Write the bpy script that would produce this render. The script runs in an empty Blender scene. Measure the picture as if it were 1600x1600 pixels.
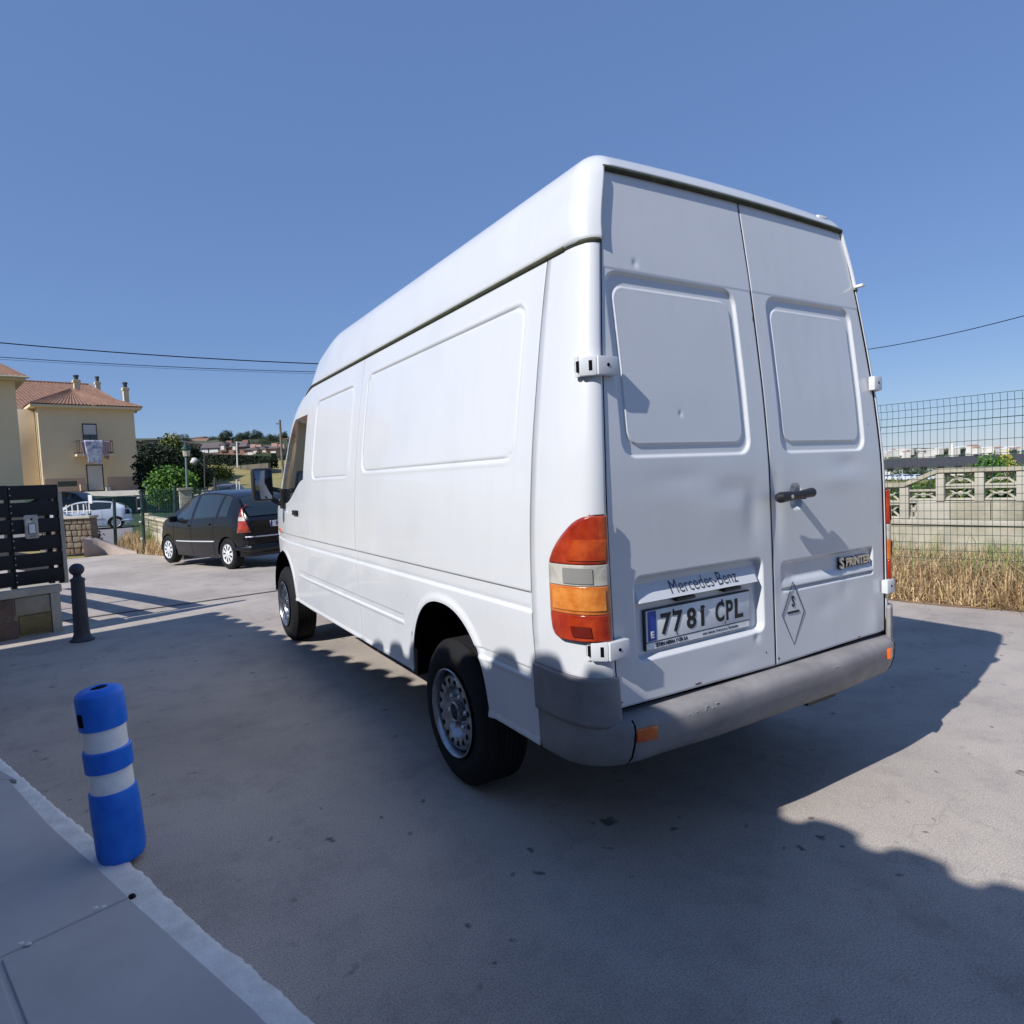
import bpy, bmesh, math, random
import numpy as np
from mathutils import Vector, Matrix
random.seed(7)
rng = np.random.default_rng(11)
S = bpy.context.scene
C = S.collection
# ------------------------------------------------------------------ camera
CAM = np.array([-2.248, -1.667, 1.457])
YAW, PITCH, ROLL, FOC = 0.5495, -0.05638, -0.04505, 1007.07   # focal length in pixels of a 1600 px picture
def cam_axes():
    f = np.array([math.sin(YAW)*math.cos(PITCH), math.cos(YAW)*math.cos(PITCH), math.sin(PITCH)])
    r = np.array([math.cos(YAW), -math.sin(YAW), 0.0]); u = np.cross(r, f)
    return math.cos(ROLL)*r+math.sin(ROLL)*u, -math.sin(ROLL)*r+math.cos(ROLL)*u, f
AR, AU, AF = cam_axes()
cd = bpy.data.cameras.new('camera'); cam = bpy.data.objects.new('camera', cd); C.objects.link(cam)
cd.sensor_width = 36; cd.lens = FOC/1600*36; cd.clip_end = 9000; cd.clip_start = 0.05
cam.matrix_world = Matrix(((AR[0], AU[0], -AF[0], CAM[0]), (AR[1], AU[1], -AF[1], CAM[1]), (AR[2], AU[2], -AF[2], CAM[2]), (0, 0, 0, 1)))
S.camera = cam
# ------------------------------------------------------------------ sky, sun, exposure
SUN_EL, SUN_DIR = math.radians(39.5), np.array([math.cos(math.radians(10)), math.sin(math.radians(10))])  # light travels along SUN_DIR
W = bpy.data.worlds.new('World'); S.world = W; W.use_nodes = True
nt = W.node_tree; nt.nodes.clear()
sky = nt.nodes.new('ShaderNodeTexSky'); sky.sky_type = 'NISHITA'; sky.sun_disc = False
sky.sun_elevation = SUN_EL; sky.sun_rotation = math.atan2(-SUN_DIR[0], -SUN_DIR[1])
sky.air_density = 1.0; sky.dust_density = 0.0; sky.ozone_density = 3.5; sky.altitude = 50
hs = nt.nodes.new('ShaderNodeMix'); hs.data_type = 'RGBA'; hs.inputs[0].default_value = .60; hs.inputs[7].default_value = (1.20, 2.2, 5.0, 1)
bg = nt.nodes.new('ShaderNodeBackground'); bg.inputs[1].default_value = 0.098
wo = nt.nodes.new('ShaderNodeOutputWorld')
nt.links.new(sky.outputs[0], hs.inputs[6]); nt.links.new(hs.outputs[2], bg.inputs[0]); nt.links.new(bg.outputs[0], wo.inputs[0])
sl = bpy.data.lights.new('sun', 'SUN'); sl.energy = 4.4; sl.angle = math.radians(0.5); sl.color = (1.0, 0.97, 0.93)
so = bpy.data.objects.new('sun', sl); C.objects.link(so)
sd = Vector((SUN_DIR[0]*math.cos(SUN_EL), SUN_DIR[1]*math.cos(SUN_EL), -math.sin(SUN_EL)))
so.rotation_euler = sd.to_track_quat('-Z', 'Y').to_euler(); so.location = (-8, -2, 12)
vs = S.view_settings; vs.view_transform = 'Standard'; vs.look = 'None'; vs.exposure = 0.28; vs.gamma = 1.0; vs.use_curve_mapping = False
S.cycles.max_bounces = 8; S.cycles.use_denoising = True

# ------------------------------------------------------------------ helpers
def at(u, v, D):
    "world point seen at pixel (u,v) of the 1600 px photo, D metres deep along the viewing direction"
    return CAM + D*(AF + AR*(u-800)/FOC - AU*(v-800)/FOC)
def on_z(u, v, z=0.0):
    d = AF + AR*(u-800)/FOC - AU*(v-800)/FOC
    return CAM + d*(z-CAM[2])/d[2]
def horizon(u): return 743.1+(800-u)*.0451
def sm(x, a, b):
    t = np.clip((np.asarray(x, float)-a)/(b-a), 0, 1); return t*t*(3-2*t)
def pch(x, xs, ys):
    "monotone cubic interpolation"
    xs = np.asarray(xs, float); ys = np.asarray(ys, float); x = np.clip(np.asarray(x, float), xs[0], xs[-1])
    h = np.diff(xs); d = np.diff(ys)/h; m = np.zeros_like(ys); m[0] = d[0]; m[-1] = d[-1]
    for i in range(1, len(xs)-1):
        m[i] = 0 if d[i-1]*d[i] <= 0 else 2*d[i-1]*d[i]/(d[i-1]+d[i])
    i = np.clip(np.searchsorted(xs, x)-1, 0, len(h)-1); t = (x-xs[i])/h[i]
    return ((1+2*t)*(1-t)**2*ys[i]+t*(1-t)**2*h[i]*m[i]+t*t*(3-2*t)*ys[i+1]+t*t*(t-1)*h[i]*m[i+1])
def lin(r, g, b):
    f = lambda c: (c/255/12.92 if c/255 <= .04045 else ((c/255+.055)/1.055)**2.4)
    return (f(r), f(g), f(b))
def mat(name, col, rough=.6, metal=0., var=0., vscale=6., bump=0., bscale=60., coat=0., col2=None, island=0., spec=.5, trans=0., ior=1.45, detail=6, emit=None, dist=.01):
    m = bpy.data.materials.new(name); m.use_nodes = True; n = m.node_tree; b = n.nodes['Principled BSDF']
    b.inputs['Roughness'].default_value = rough; b.inputs['Metallic'].default_value = metal
    b.inputs['Coat Weight'].default_value = coat; b.inputs['Coat Roughness'].default_value = .04
    b.inputs['Specular IOR Level'].default_value = spec; b.inputs['Transmission Weight'].default_value = trans; b.inputs['IOR'].default_value = ior
    b.inputs['Base Color'].default_value = (*col, 1)
    tc = n.nodes.new('ShaderNodeTexCoord'); src = None
    if var or col2:
        nz = n.nodes.new('ShaderNodeTexNoise'); nz.inputs['Scale'].default_value = vscale; nz.inputs['Detail'].default_value = detail
        nz.inputs['Roughness'].default_value = .65
        n.links.new(tc.outputs['Object'], nz.inputs['Vector'])
        rp = n.nodes.new('ShaderNodeValToRGB'); rp.color_ramp.elements[0].position = .3; rp.color_ramp.elements[1].position = .7
        c2 = col2 if col2 else tuple(min(1, c*(1+var)) for c in col); c1 = col if col2 else tuple(c*(1-var) for c in col)
        rp.color_ramp.elements[0].color = (*c1, 1); rp.color_ramp.elements[1].color = (*c2, 1)
        n.links.new(nz.outputs['Fac'], rp.inputs[0]); n.links.new(rp.outputs[0], b.inputs['Base Color']); src = rp.outputs[0]
    if island:
        g = n.nodes.new('ShaderNodeNewGeometry'); hsv = n.nodes.new('ShaderNodeHueSaturation'); mr = n.nodes.new('ShaderNodeMapRange')
        mr.inputs['To Min'].default_value = 1-island; mr.inputs['To Max'].default_value = 1+island
        n.links.new(g.outputs['Random Per Island'], mr.inputs['Value']); n.links.new(mr.outputs[0], hsv.inputs['Value'])
        if src: n.links.new(src, hsv.inputs['Color'])
        else: hsv.inputs['Color'].default_value = (*col, 1)
        n.links.new(hsv.outputs[0], b.inputs['Base Color'])
    if bump:
        nb = n.nodes.new('ShaderNodeTexNoise'); nb.inputs['Scale'].default_value = bscale; nb.inputs['Detail'].default_value = 5
        n.links.new(tc.outputs['Object'], nb.inputs['Vector'])
        bp = n.nodes.new('ShaderNodeBump'); bp.inputs['Strength'].default_value = bump; bp.inputs['Distance'].default_value = dist
        n.links.new(nb.outputs['Fac'], bp.inputs['Height']); n.links.new(bp.outputs[0], b.inputs['Normal'])
    if emit: b.inputs['Emission Color'].default_value = (*emit[0], 1); b.inputs['Emission Strength'].default_value = emit[1]
    return m
def tag(o, label=None, cat=None, group=None, kind=None):
    if label: o['label'] = label
    if cat: o['category'] = cat
    if group: o['group'] = group
    if kind: o['kind'] = kind
    return o
def empty(name, loc=(0, 0, 0), rz=0., label=None, cat=None, group=None):
    o = bpy.data.objects.new(name, None); C.objects.link(o); o.location = [float(a) for a in loc]; o.rotation_euler = (0, 0, rz)
    o.empty_display_size = .1
    return tag(o, label, cat, group)
def link(name, me, parent=None):
    o = bpy.data.objects.new(name, me); C.objects.link(o); o.parent = parent; return o
def mesh_obj(name, V, F, m, parent=None, smooth=True, ang=35, fm=None):
    me = bpy.data.meshes.new(name); me.from_pydata([tuple(map(float, v)) for v in V], [], [tuple(int(i) for i in f) for f in F])
    for mm in (m if isinstance(m, (list, tuple)) else [m]): me.materials.append(mm)
    if fm is not None: me.polygons.foreach_set('material_index', np.array(fm, dtype=np.int32))
    if smooth:
        me.polygons.foreach_set('use_smooth', [True]*len(me.polygons)); me.set_sharp_from_angle(angle=math.radians(ang))
    me.update()
    return link(name, me, parent)
def grid_faces(nu, nv, wrap_u=False, flip=False, off=0):
    I = np.arange(nu*nv).reshape(nu, nv)+off
    if wrap_u: I = np.vstack([I, I[:1]])
    a, b, c, d = I[:-1, :-1], I[1:, :-1], I[1:, 1:], I[:-1, 1:]
    Q = np.stack([a, b, c, d] if not flip else [a, d, c, b], -1).reshape(-1, 4)
    return Q
def grid_obj(name, P, m, parent=None, wrap_u=False, flip=False, mask=None, ang=60):
    nu, nv = P.shape[:2]; Q = grid_faces(nu, nv, wrap_u, flip)
    if mask is not None: Q = Q[mask.reshape(-1)]
    return mesh_obj(name, P.reshape(-1, 3), Q, m, parent, True, ang)
class MB:
    "collects simple shapes into one mesh"
    def __init__(s): s.V = []; s.F = []; s.M = []; s.cur = 0
    def add(s, V, F):
        o = len(s.V); s.V += [tuple(map(float, v)) for v in V]; s.F += [tuple(int(i)+o for i in f) for f in F]; s.M += [s.cur]*len(F); return s
    def box(s, c, h, rz=0., bev=0., rx=0.):
        bm = bmesh.new(); bmesh.ops.create_cube(bm, size=2)
        bmesh.ops.scale(bm, vec=h, verts=bm.verts)
        if bev: bmesh.ops.bevel(bm, geom=list(bm.edges), offset=bev, segments=2, profile=.6, affect='EDGES')
        M = Matrix.Translation(c) @ Matrix.Rotation(rz, 4, 'Z') @ Matrix.Rotation(rx, 4, 'X'); bmesh.ops.transform(bm, matrix=M, verts=bm.verts)
        bm.verts.index_update(); s.add([v.co for v in bm.verts], [[v.index for v in f.verts] for f in bm.faces]); bm.free(); return s
    def prism(s, poly, z0, z1):
        n = len(poly); V = [(x, y, z0) for x, y in poly]+[(x, y, z1) for x, y in poly]
        F = [tuple(range(n))[::-1], tuple(range(n, 2*n))]+[(i, (i+1) % n, n+(i+1) % n, n+i) for i in range(n)]
        return s.add(V, F)
    def tube(s, pts, r, n=8, caps=True):
        pts = [np.array(p, float) for p in pts]; rr = r if isinstance(r, (list, tuple)) else [r]*len(pts); V = []
        up0 = None
        for i, p in enumerate(pts):
            t = pts[min(i+1, len(pts)-1)]-pts[max(i-1, 0)]; t = t/np.linalg.norm(t)
            a = np.array([0, 0, 1.]) if abs(t[2]) < .9 else np.array([1., 0, 0])
            if up0 is not None: a = up0
            b = np.cross(t, a); b /= np.linalg.norm(b); c = np.cross(b, t); up0 = c
            for k in range(n):
                th = 2*math.pi*k/n; V.append(p+rr[i]*(math.cos(th)*b+math.sin(th)*c))
        F = []
        for i in range(len(pts)-1):
            for k in range(n): F.append((i*n+k, i*n+(k+1) % n, (i+1)*n+(k+1) % n, (i+1)*n+k))
        if caps: F += [tuple(range(n))[::-1], tuple(range((len(pts)-1)*n, len(pts)*n))]
        return s.add(V, F)
    def lathe(s, prof, c=(0, 0, 0), n=32, axis='z', cap=False):
        V = []
        for r, z in prof:
            for k in range(n):
                th = 2*math.pi*k/n; a, b = r*math.cos(th), r*math.sin(th)
                V.append((c[0]+a, c[1]+b, c[2]+z) if axis == 'z' else ((c[0]+z, c[1]+a, c[2]+b) if axis == 'x' else (c[0]+b, c[1]+z, c[2]+a)))
        m = len(prof); F = [(i*n+k, i*n+(k+1) % n, (i+1)*n+(k+1) % n, (i+1)*n+k) for i in range(m-1) for k in range(n)]
        if cap: F += [tuple(range(n))[::-1], tuple(range((m-1)*n, m*n))]
        return s.add(V, F)
    def build(s, name, m, parent=None, smooth=True, ang=35):
        return mesh_obj(name, s.V, s.F, m, parent, smooth, ang, s.M if isinstance(m, (list, tuple)) else None)
def text_mesh(txt, size, sx=1., bold=0., depth=.002, spacing=1.):
    cu = bpy.data.curves.new('lettering', 'FONT'); cu.body = txt; cu.size = size; cu.extrude = depth; cu.offset = bold; cu.space_character = spacing
    cu.align_x = 'CENTER'; cu.align_y = 'CENTER'; cu.resolution_u = 4
    o = bpy.data.objects.new('lettering', cu); C.objects.link(o)
    dg = bpy.context.evaluated_depsgraph_get(); me = bpy.data.meshes.new_from_object(o.evaluated_get(dg))
    bpy.data.objects.remove(o); bpy.data.curves.remove(cu)
    for v in me.vertices: v.co.x *= sx
    return me
def text_obj(name, txt, size, M, m, parent, sx=1., bold=0., depth=.002, spacing=1.):
    me = text_mesh(txt, size, sx, bold, depth, spacing); me.name = name; me.transform(M); me.materials.clear(); me.materials.append(m)
    return link(name, me, parent)
def frame(origin, xax, yax):
    "matrix whose local x,y lie along the given world axes"
    x = Vector(xax).normalized(); y = Vector(yax); z = x.cross(y).normalized(); y = z.cross(x)
    return Matrix(((x[0], y[0], z[0], origin[0]), (x[1], y[1], z[1], origin[1]), (x[2], y[2], z[2], origin[2]), (0, 0, 0, 1)))
def copy_tree(o, parent=None):
    c = o.copy(); C.objects.link(c); c.parent = parent
    for ch in list(o.children): copy_tree(ch, c)
    return c
def rect_sd(x, y, x0, x1, y0, y1, r):
    cx, cy, hx, hy = (x0+x1)/2, (y0+y1)/2, (x1-x0)/2, (y1-y0)/2
    qx, qy = np.abs(x-cx)-hx+r, np.abs(y-cy)-hy+r
    return np.hypot(np.maximum(qx, 0), np.maximum(qy, 0))+np.minimum(np.maximum(qx, qy), 0)-r
def samples(a, b, step, feats, wid=.03, fine=.004):
    s = list(np.arange(a, b, step))+[b]
    for f in feats: s += list(np.arange(max(a, f-wid), min(b, f+wid), fine))
    s = np.unique(np.round(s, 4)); keep = [s[0]]
    for v in s[1:]:
        if v-keep[-1] > fine*.6: keep.append(v)
    keep[-1] = b
    return np.array(keep)

# ------------------------------------------------------------------ materials
M = {}
def paint_material():
    m = mat('white_paint', (.80, .80, .80), .30, coat=.6); n = m.node_tree; b = n.nodes['Principled BSDF']
    tc = n.nodes.new('ShaderNodeTexCoord'); nz = n.nodes.new('ShaderNodeTexNoise'); nz.inputs['Scale'].default_value = 2.2; nz.inputs['Detail'].default_value = 8
    n.links.new(tc.outputs['Object'], nz.inputs['Vector'])
    rp = n.nodes.new('ShaderNodeValToRGB'); rp.color_ramp.elements[0].position = .25; rp.color_ramp.elements[0].color = (.60, .615, .635, 1)
    rp.color_ramp.elements[1].position = .5; rp.color_ramp.elements[1].color = (.63, .645, .665, 1)
    n.links.new(nz.outputs['Fac'], rp.inputs[0])
    mp = n.nodes.new('ShaderNodeMapping'); mp.inputs['Scale'].default_value = (14, 14, .8); n.links.new(tc.outputs['Object'], mp.inputs[0])
    n3 = n.nodes.new('ShaderNodeTexNoise'); n3.inputs['Scale'].default_value = 1.6; n3.inputs['Detail'].default_value = 7; n.links.new(mp.outputs[0], n3.inputs['Vector'])
    r3 = n.nodes.new('ShaderNodeValToRGB'); r3.color_ramp.elements[0].position = .30; r3.color_ramp.elements[0].color = (.86, .855, .83, 1); r3.color_ramp.elements[1].position = .52; r3.color_ramp.elements[1].color = (1, 1, 1, 1)
    n.links.new(n3.outputs['Fac'], r3.inputs[0]); mx = n.nodes.new('ShaderNodeMix'); mx.data_type = 'RGBA'; mx.blend_type = 'MULTIPLY'; mx.inputs[0].default_value = .14
    n.links.new(rp.outputs[0], mx.inputs[6]); n.links.new(r3.outputs[0], mx.inputs[7]); n.links.new(mx.outputs[2], b.inputs['Base Color'])
    mr = n.nodes.new('ShaderNodeMapRange'); mr.inputs['To Min'].default_value = .22; mr.inputs['To Max'].default_value = .42
    n.links.new(nz.outputs['Fac'], mr.inputs['Value']); n.links.new(mr.outputs[0], b.inputs['Roughness'])
    n2 = n.nodes.new('ShaderNodeTexNoise'); n2.inputs['Scale'].default_value = 3.; n2.inputs['Detail'].default_value = 1
    n.links.new(tc.outputs['Object'], n2.inputs['Vector'])
    bp = n.nodes.new('ShaderNodeBump'); bp.inputs['Strength'].default_value = .12; bp.inputs['Distance'].default_value = .01
    n.links.new(n2.outputs['Fac'], bp.inputs['Height']); n.links.new(bp.outputs[0], b.inputs['Normal']); n.links.new(bp.outputs[0], b.inputs['Coat Normal'])
    return m
M['paint'] = paint_material()
M['black'] = mat('black_gap', (.004, .004, .005), .8, spec=.1)
M['rubber'] = mat('rubber', (.010, .010, .011), .75, bump=.3, bscale=300, spec=.3)
M['seal'] = mat('old_seal', (.05, .055, .03), .8, var=.4, vscale=20)
M['steel'] = mat('steel_rim', (.34, .35, .37), .26, metal=.9, var=.25, vscale=30)
M['chrome'] = mat('chrome', (.75, .75, .76), .28, metal=1)
M['bumper'] = mat('grey_plastic', (.19, .18, .185), .6, col2=(.30, .285, .28), vscale=7, bump=.15, bscale=400, dist=.003)
M['darkplastic'] = mat('dark_plastic', (.018, .018, .02), .45)
M['glass_dark'] = mat('dark_glass', (.012, .014, .016), .04, coat=.5)
M['mirror'] = mat('mirror', (.16, .18, .22), .05, metal=1)
def lens(name, col, col2):
    m = mat(name, col, .16, coat=1., col2=col2, vscale=11, detail=2, bump=.5, bscale=55, dist=.004)
    return m
M['red'] = lens('red_lens', (.22, .012, .004), (.44, .048, .010)); M['amber'] = lens('amber_lens', (.42, .10, .016), (.66, .21, .045))
M['clearlens'] = lens('clear_lens', (.30, .285, .25), (.58, .55, .49)); M['orange'] = lens('orange_reflector', (.6, .09, .01), (.75, .16, .02))
M['plate'] = mat('plate_white', (.80, .81, .81), .4, var=.12, vscale=9)
M['blue'] = mat('plate_blue', (.01, .06, .35), .4)
M['ink'] = mat('ink', (.008, .009, .014), .5)
M['inkgrey'] = mat('grey_ink', (.05, .055, .08), .5)
M['white'] = mat('white_plain', (.75, .75, .75), .5)
M['greyink'] = mat('pale_grey_print', (.33, .34, .36), .5)
# ================================================================== the van
van = empty('panel_van', (0, 2.6, 0), 0, 'tall white panel van seen from behind, dented rear doors and grey bumper', 'van')
van_rig = van
VO = np.array([0, 2.6, 0])      # parts are modelled in van space (x across, y forward from the rear doors), then set under the empty
def vpart(o, p=None):
    if p is None: o.parent = van; o.location = (0, -2.6, 0)
    else: o.parent = p
    return o
SZ = [.38, .45, .75, .93, 1.2, 1.5, 1.8, 2.1, 2.28, 2.62]; SX = [.936, .948, .958, .965, .960, .938, .900, .855, .822, .74]
def sx(z): return pch(z, SZ, SX)
def yr(z): return pch(z, [.3, .6, .9, 1.2, 1.42, 1.68, 1.91, 2.19, 2.39, 2.65], [-.006, -.006, -.003, 0, .004, .021, .045, .079, .108, .148])
def dxe(z): return pch(z, [.6, .9, 1.3, 1.8, 2.1, 2.28, 2.5], [.845, .858, .862, .832, .795, .768, .735])
def taper(y, z):
    t = pch(y, [3.6, 4.3, 4.8, 5.1, 5.3, 5.40], [1, .985, .945, .90, .83, .76])
    return t - .03*sm(y, 3.9, 4.9)*sm(z, 1.1, 2.0)
def ztop(y): return pch(y, [0, 3.6, 3.95, 4.25, 4.9, 5.1, 5.3, 5.40], [2.262, 2.262, 2.18, 2.05, 1.30, 1.18, 1.04, .92])
WR, WF = 1.065, 4.615
ARCH = [(1.09, .44, .405, .435), (4.60, .44, .455, .41)]    # centre y, z, half width, height
def zbot(y):
    y = np.asarray(y, float); z = np.full(y.shape, .445)
    for cy, cz, hw, hh in ARCH:
        q = np.abs((y-cy)/hw); a = np.where(q < 1, cz+hh*(np.clip(1-q**2.25, 0, 1))**(1/2.1), 0); z = np.maximum(z, a)
    z = np.where(y > 5.05, np.maximum(z, .40), z)
    return z
def side_emboss(y, z):
    e = np.zeros(np.broadcast(y, z).shape)
    for (a, b, c, d) in ((.43, 2.235, 1.52, 2.118), (2.50, 3.42, 1.50, 2.095)):
        sd_ = rect_sd(y, z, a, b, c, d, .07)
        e -= .0030*(1-sm(sd_, -.008, .002)) ; e -= .0075*np.exp(-((sd_+.003)/.0065)**2)
        e += .0015*np.exp(-((sd_-.012)/.01)**2)
    sd_ = rect_sd(y, z, .315, 5.2, .948, 1.030, .008)
    e -= .011*(1-sm(sd_, -.005, .001))*(y < 5.1); e -= .008*np.exp(-((z-.955)/.008)**2)*sm(-sd_, -.004, .004)
    for (a, b) in ((.345, .80), (1.60, 3.95)):
        sd_ = rect_sd(y, z, a, b, .690, .735, .01)
        e -= .005*(1-sm(sd_, -.008, .002)) - .003*np.exp(-((z-.685)/.008)**2)*(y > a)*(y < b)
    for cy, cz, hw, hh in ARCH:
        q = (np.abs((y-cy)/hw)**2.25+np.abs(np.maximum(z-cz, 0)/hh)**2.25)**(1/2.25)
        e += .010*(1-sm(q, 1.02, 1.10))*(z > .30)
    e += .006*(1-sm(z, .448, .475))*(1-sm(z, .46, .5))
    return e
def side_surface(y, z, sgn=-1, off=0.):
    return sgn*(sx(z)*taper(y, z)+side_emboss(y, z)+off)
def columns(y0, y1, fe):
    s = samples(y0, y1, .03, fe, .03, .005)
    ex = []
    for cy, cz, hw, hh in ARCH:
        th = np.linspace(0, math.pi, 70); ex += list(cy+hw*np.cos(th))
    ex = [e for e in ex if y0 < e < y1]
    s = np.unique(np.round(np.concatenate([s, ex]), 5)); return s
ZF = [.448, .69, .735, .948, 1.03, 1.5, 1.52, 2.095, 2.118]
def side_panel(name, y0, y1, sgn, gap=.0030, zlo=None, zhi=None):
    ys = columns(y0+gap, y1-gap, [f for f in (.43, 2.235, 2.5, 3.42, .345, .8, 1.6, .315) if y0 < f < y1]+[y0, y1])
    zu = samples(1.06, 2.25, .03, ZF[5:], .035, .005)
    P = []
    for y in ys:
        zb = float(zbot(y)); zt = float(ztop(y)) if zhi is None else min(zhi, float(ztop(y)))
        lo = samples(zb, 1.06, .02, [f for f in ZF[:5] if f > zb], .014, .004) if zb < 1.04 else np.linspace(zb, 1.06, 30)
        lo = np.interp(np.linspace(0, 1, 110), np.linspace(0, 1, len(lo)), lo)
        # keep rows aligned above the arches: blend from the bottom edge to fixed rows
        fixed = samples(.445, 1.06, .02, ZF[:5], .014, .004); fixed = np.interp(np.linspace(0, 1, 110), np.linspace(0, 1, len(fixed)), fixed)
        lo = np.where(fixed > zb+.02, fixed, np.nan)
        k = int(np.sum(np.isnan(lo))); 
        if k: lo[:k] = np.linspace(zb, lo[k] if k < len(lo) else 1.06, k+1)[:k]
        hi = 1.06+(zu-1.06)*(zt-1.06)/(2.25-1.06) if zt < 2.25 else np.concatenate([zu[:-1], [zt]])
        z = np.concatenate([lo, hi[1:]])
        P.append(np.stack([side_surface(y, z, sgn), np.full(z.shape, y), z], -1))
    P = np.array(P)
    o = vpart(grid_obj(name, P, M['paint'], None, flip=(sgn > 0), ang=50))
    sol = o.modifiers.new('thick', 'SOLIDIFY'); sol.thickness = .006; sol.offset = -1
    return o
for sgn in (-1, 1):
    side_panel('side_panel', .31, 2.352, sgn); side_panel('side_panel', 2.352, 3.55, sgn)
    fd = side_panel('front_door', 3.55, 4.66, sgn); side_panel('front_wing', 4.66, 5.40, sgn)
    # window of the front door, seal, handle, mirror
    zz = np.linspace(0, 1, 24); yy = np.linspace(0, 1, 30); P = []; Q = []
    def winpt(a, b, o):
        zb = 1.30+.20*sm(a, .35, 1.0)[()] ; zt = 2.03-.0*a
        yf = 4.66-.34*0; z = zb+(zt-zb)*b
        yfront = 4.72-.42*(z-1.30)/.73; yback = 3.70
        y = yfront+(yback-yfront)*a
        z = min(z, float(ztop(y))-.07)
        return (float(side_surface(y, z, sgn, o)), y, z)
    for a in yy: P.append([winpt(a, b, .007) for b in zz]); Q.append([winpt(-.02+1.04*a, -.03+1.06*b, .004) for b in zz])
    vpart(grid_obj('window_seal', np.array(Q), M['darkplastic'], None, flip=(sgn < 0)), None)
    vpart(grid_obj('window', np.array(P), M['glass_dark'], None, flip=(sgn < 0)), None)
    h = MB(); hx = float(side_surface(3.93, 1.22, sgn)); h.box((hx+sgn*.012, 3.93, 1.225), (.012, .085, .022), bev=.008); h.box((hx+sgn*.026, 3.90, 1.235), (.01, .05, .012), bev=.004)
    vpart(h.build('door_handle', M['darkplastic']))
    h = MB(); hx = float(side_surface(4.74, 1.03, sgn)); h.box((hx+sgn*.006, 4.76, 1.035), (.008, .035, .018), bev=.004); vpart(h.build('side_indicator', M['orange']))
    mr_ = MB(); bx = float(side_surface(4.42, 1.36, sgn))
    mr_.tube([(bx, 4.42, 1.40), (bx+sgn*.06, 4.44, 1.42), (bx+sgn*.14, 4.46, 1.44)], .022, 8); mr_.tube([(bx, 4.42, 1.30), (bx+sgn*.06, 4.44, 1.30), (bx+sgn*.14, 4.46, 1.36)], .022, 8)
    mr_.box((bx+sgn*.02, 4.42, 1.34), (.03, .05, .09), bev=.012)
    vpart(mr_.build('mirror_arm', M['darkplastic']))
    mc = (bx+sgn*.190, 4.47, 1.475); mh = MB(); mh.box(mc, (.090, .05, .150), bev=.035); hd = vpart(mh.build('mirror_housing', M['darkplastic']))
    mg = MB(); mg.box((mc[0], 4.416, mc[2]), (.070, .004, .128), bev=.003); g_ = mg.build('mirror_glass', M['mirror'], hd)
for sgn in (-1, 1):
    for yc in (.31, 2.352, 3.55, 4.66):
        G = [[(float(side_surface(y, z, sgn, -.0080)), y, z) for z in np.linspace(max(.70 if yc < 1 else .46, float(zbot(yc))+.01), float(ztop(yc))-.01, 160)] for y in (yc-.02, yc-.007, yc+.007, yc+.02)]
        vpart(grid_obj('seam_backing', np.array(G), M['black'], None))
M['lamp_grey'] = mat('lamp_grey', (.24, .235, .22), .15, coat=1.); M['lamp_dark'] = mat('lamp_dark_red', (.13, .012, .006), .15, coat=1.); M['lamp_amber2'] = mat('lamp_amber_inner', (.50, .13, .018), .12, coat=1., col2=(.75, .30, .06), vscale=16, bump=.4, bscale=70, dist=.004); M['lamp_red2'] = mat('lamp_red_inner', (.24, .015, .005), .12, coat=1., col2=(.50, .08, .014), vscale=10, bump=.4, bscale=70, dist=.004)
# rear corner pillars
def corner(z, n=26, y0=.31, off=0., sgn=-1, r=None):
    d, s, yy = float(dxe(z)), float(sx(z)), float(yr(z)); r = r or (.13+.06*(1-sm(z, 1.3, 2.2)))
    P = []; N = []
    for k in range(n):
        t = k/(n-1)*math.pi/2; c_, s_ = math.cos(t)**.8, math.sin(t)**.8
        P.append((-(d+(s-d)*c_), yy+r*(1-s_)))
    P = [(-s, y0), (-s, y0-(y0-yy-r)*.33), (-s, y0-(y0-yy-r)*.66)]+P
    P = np.array(P); T = np.gradient(P, axis=0); nn = np.stack([T[:, 1], -T[:, 0]], -1); nn /= np.linalg.norm(nn, axis=1)[:, None]+1e-9
    nn = np.where((nn[:, :1]*1+nn[:, 1:]*1) > 0, -nn, nn)
    P = P+nn*off
    if sgn > 0: P[:, 0] *= -1
    return P
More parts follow.
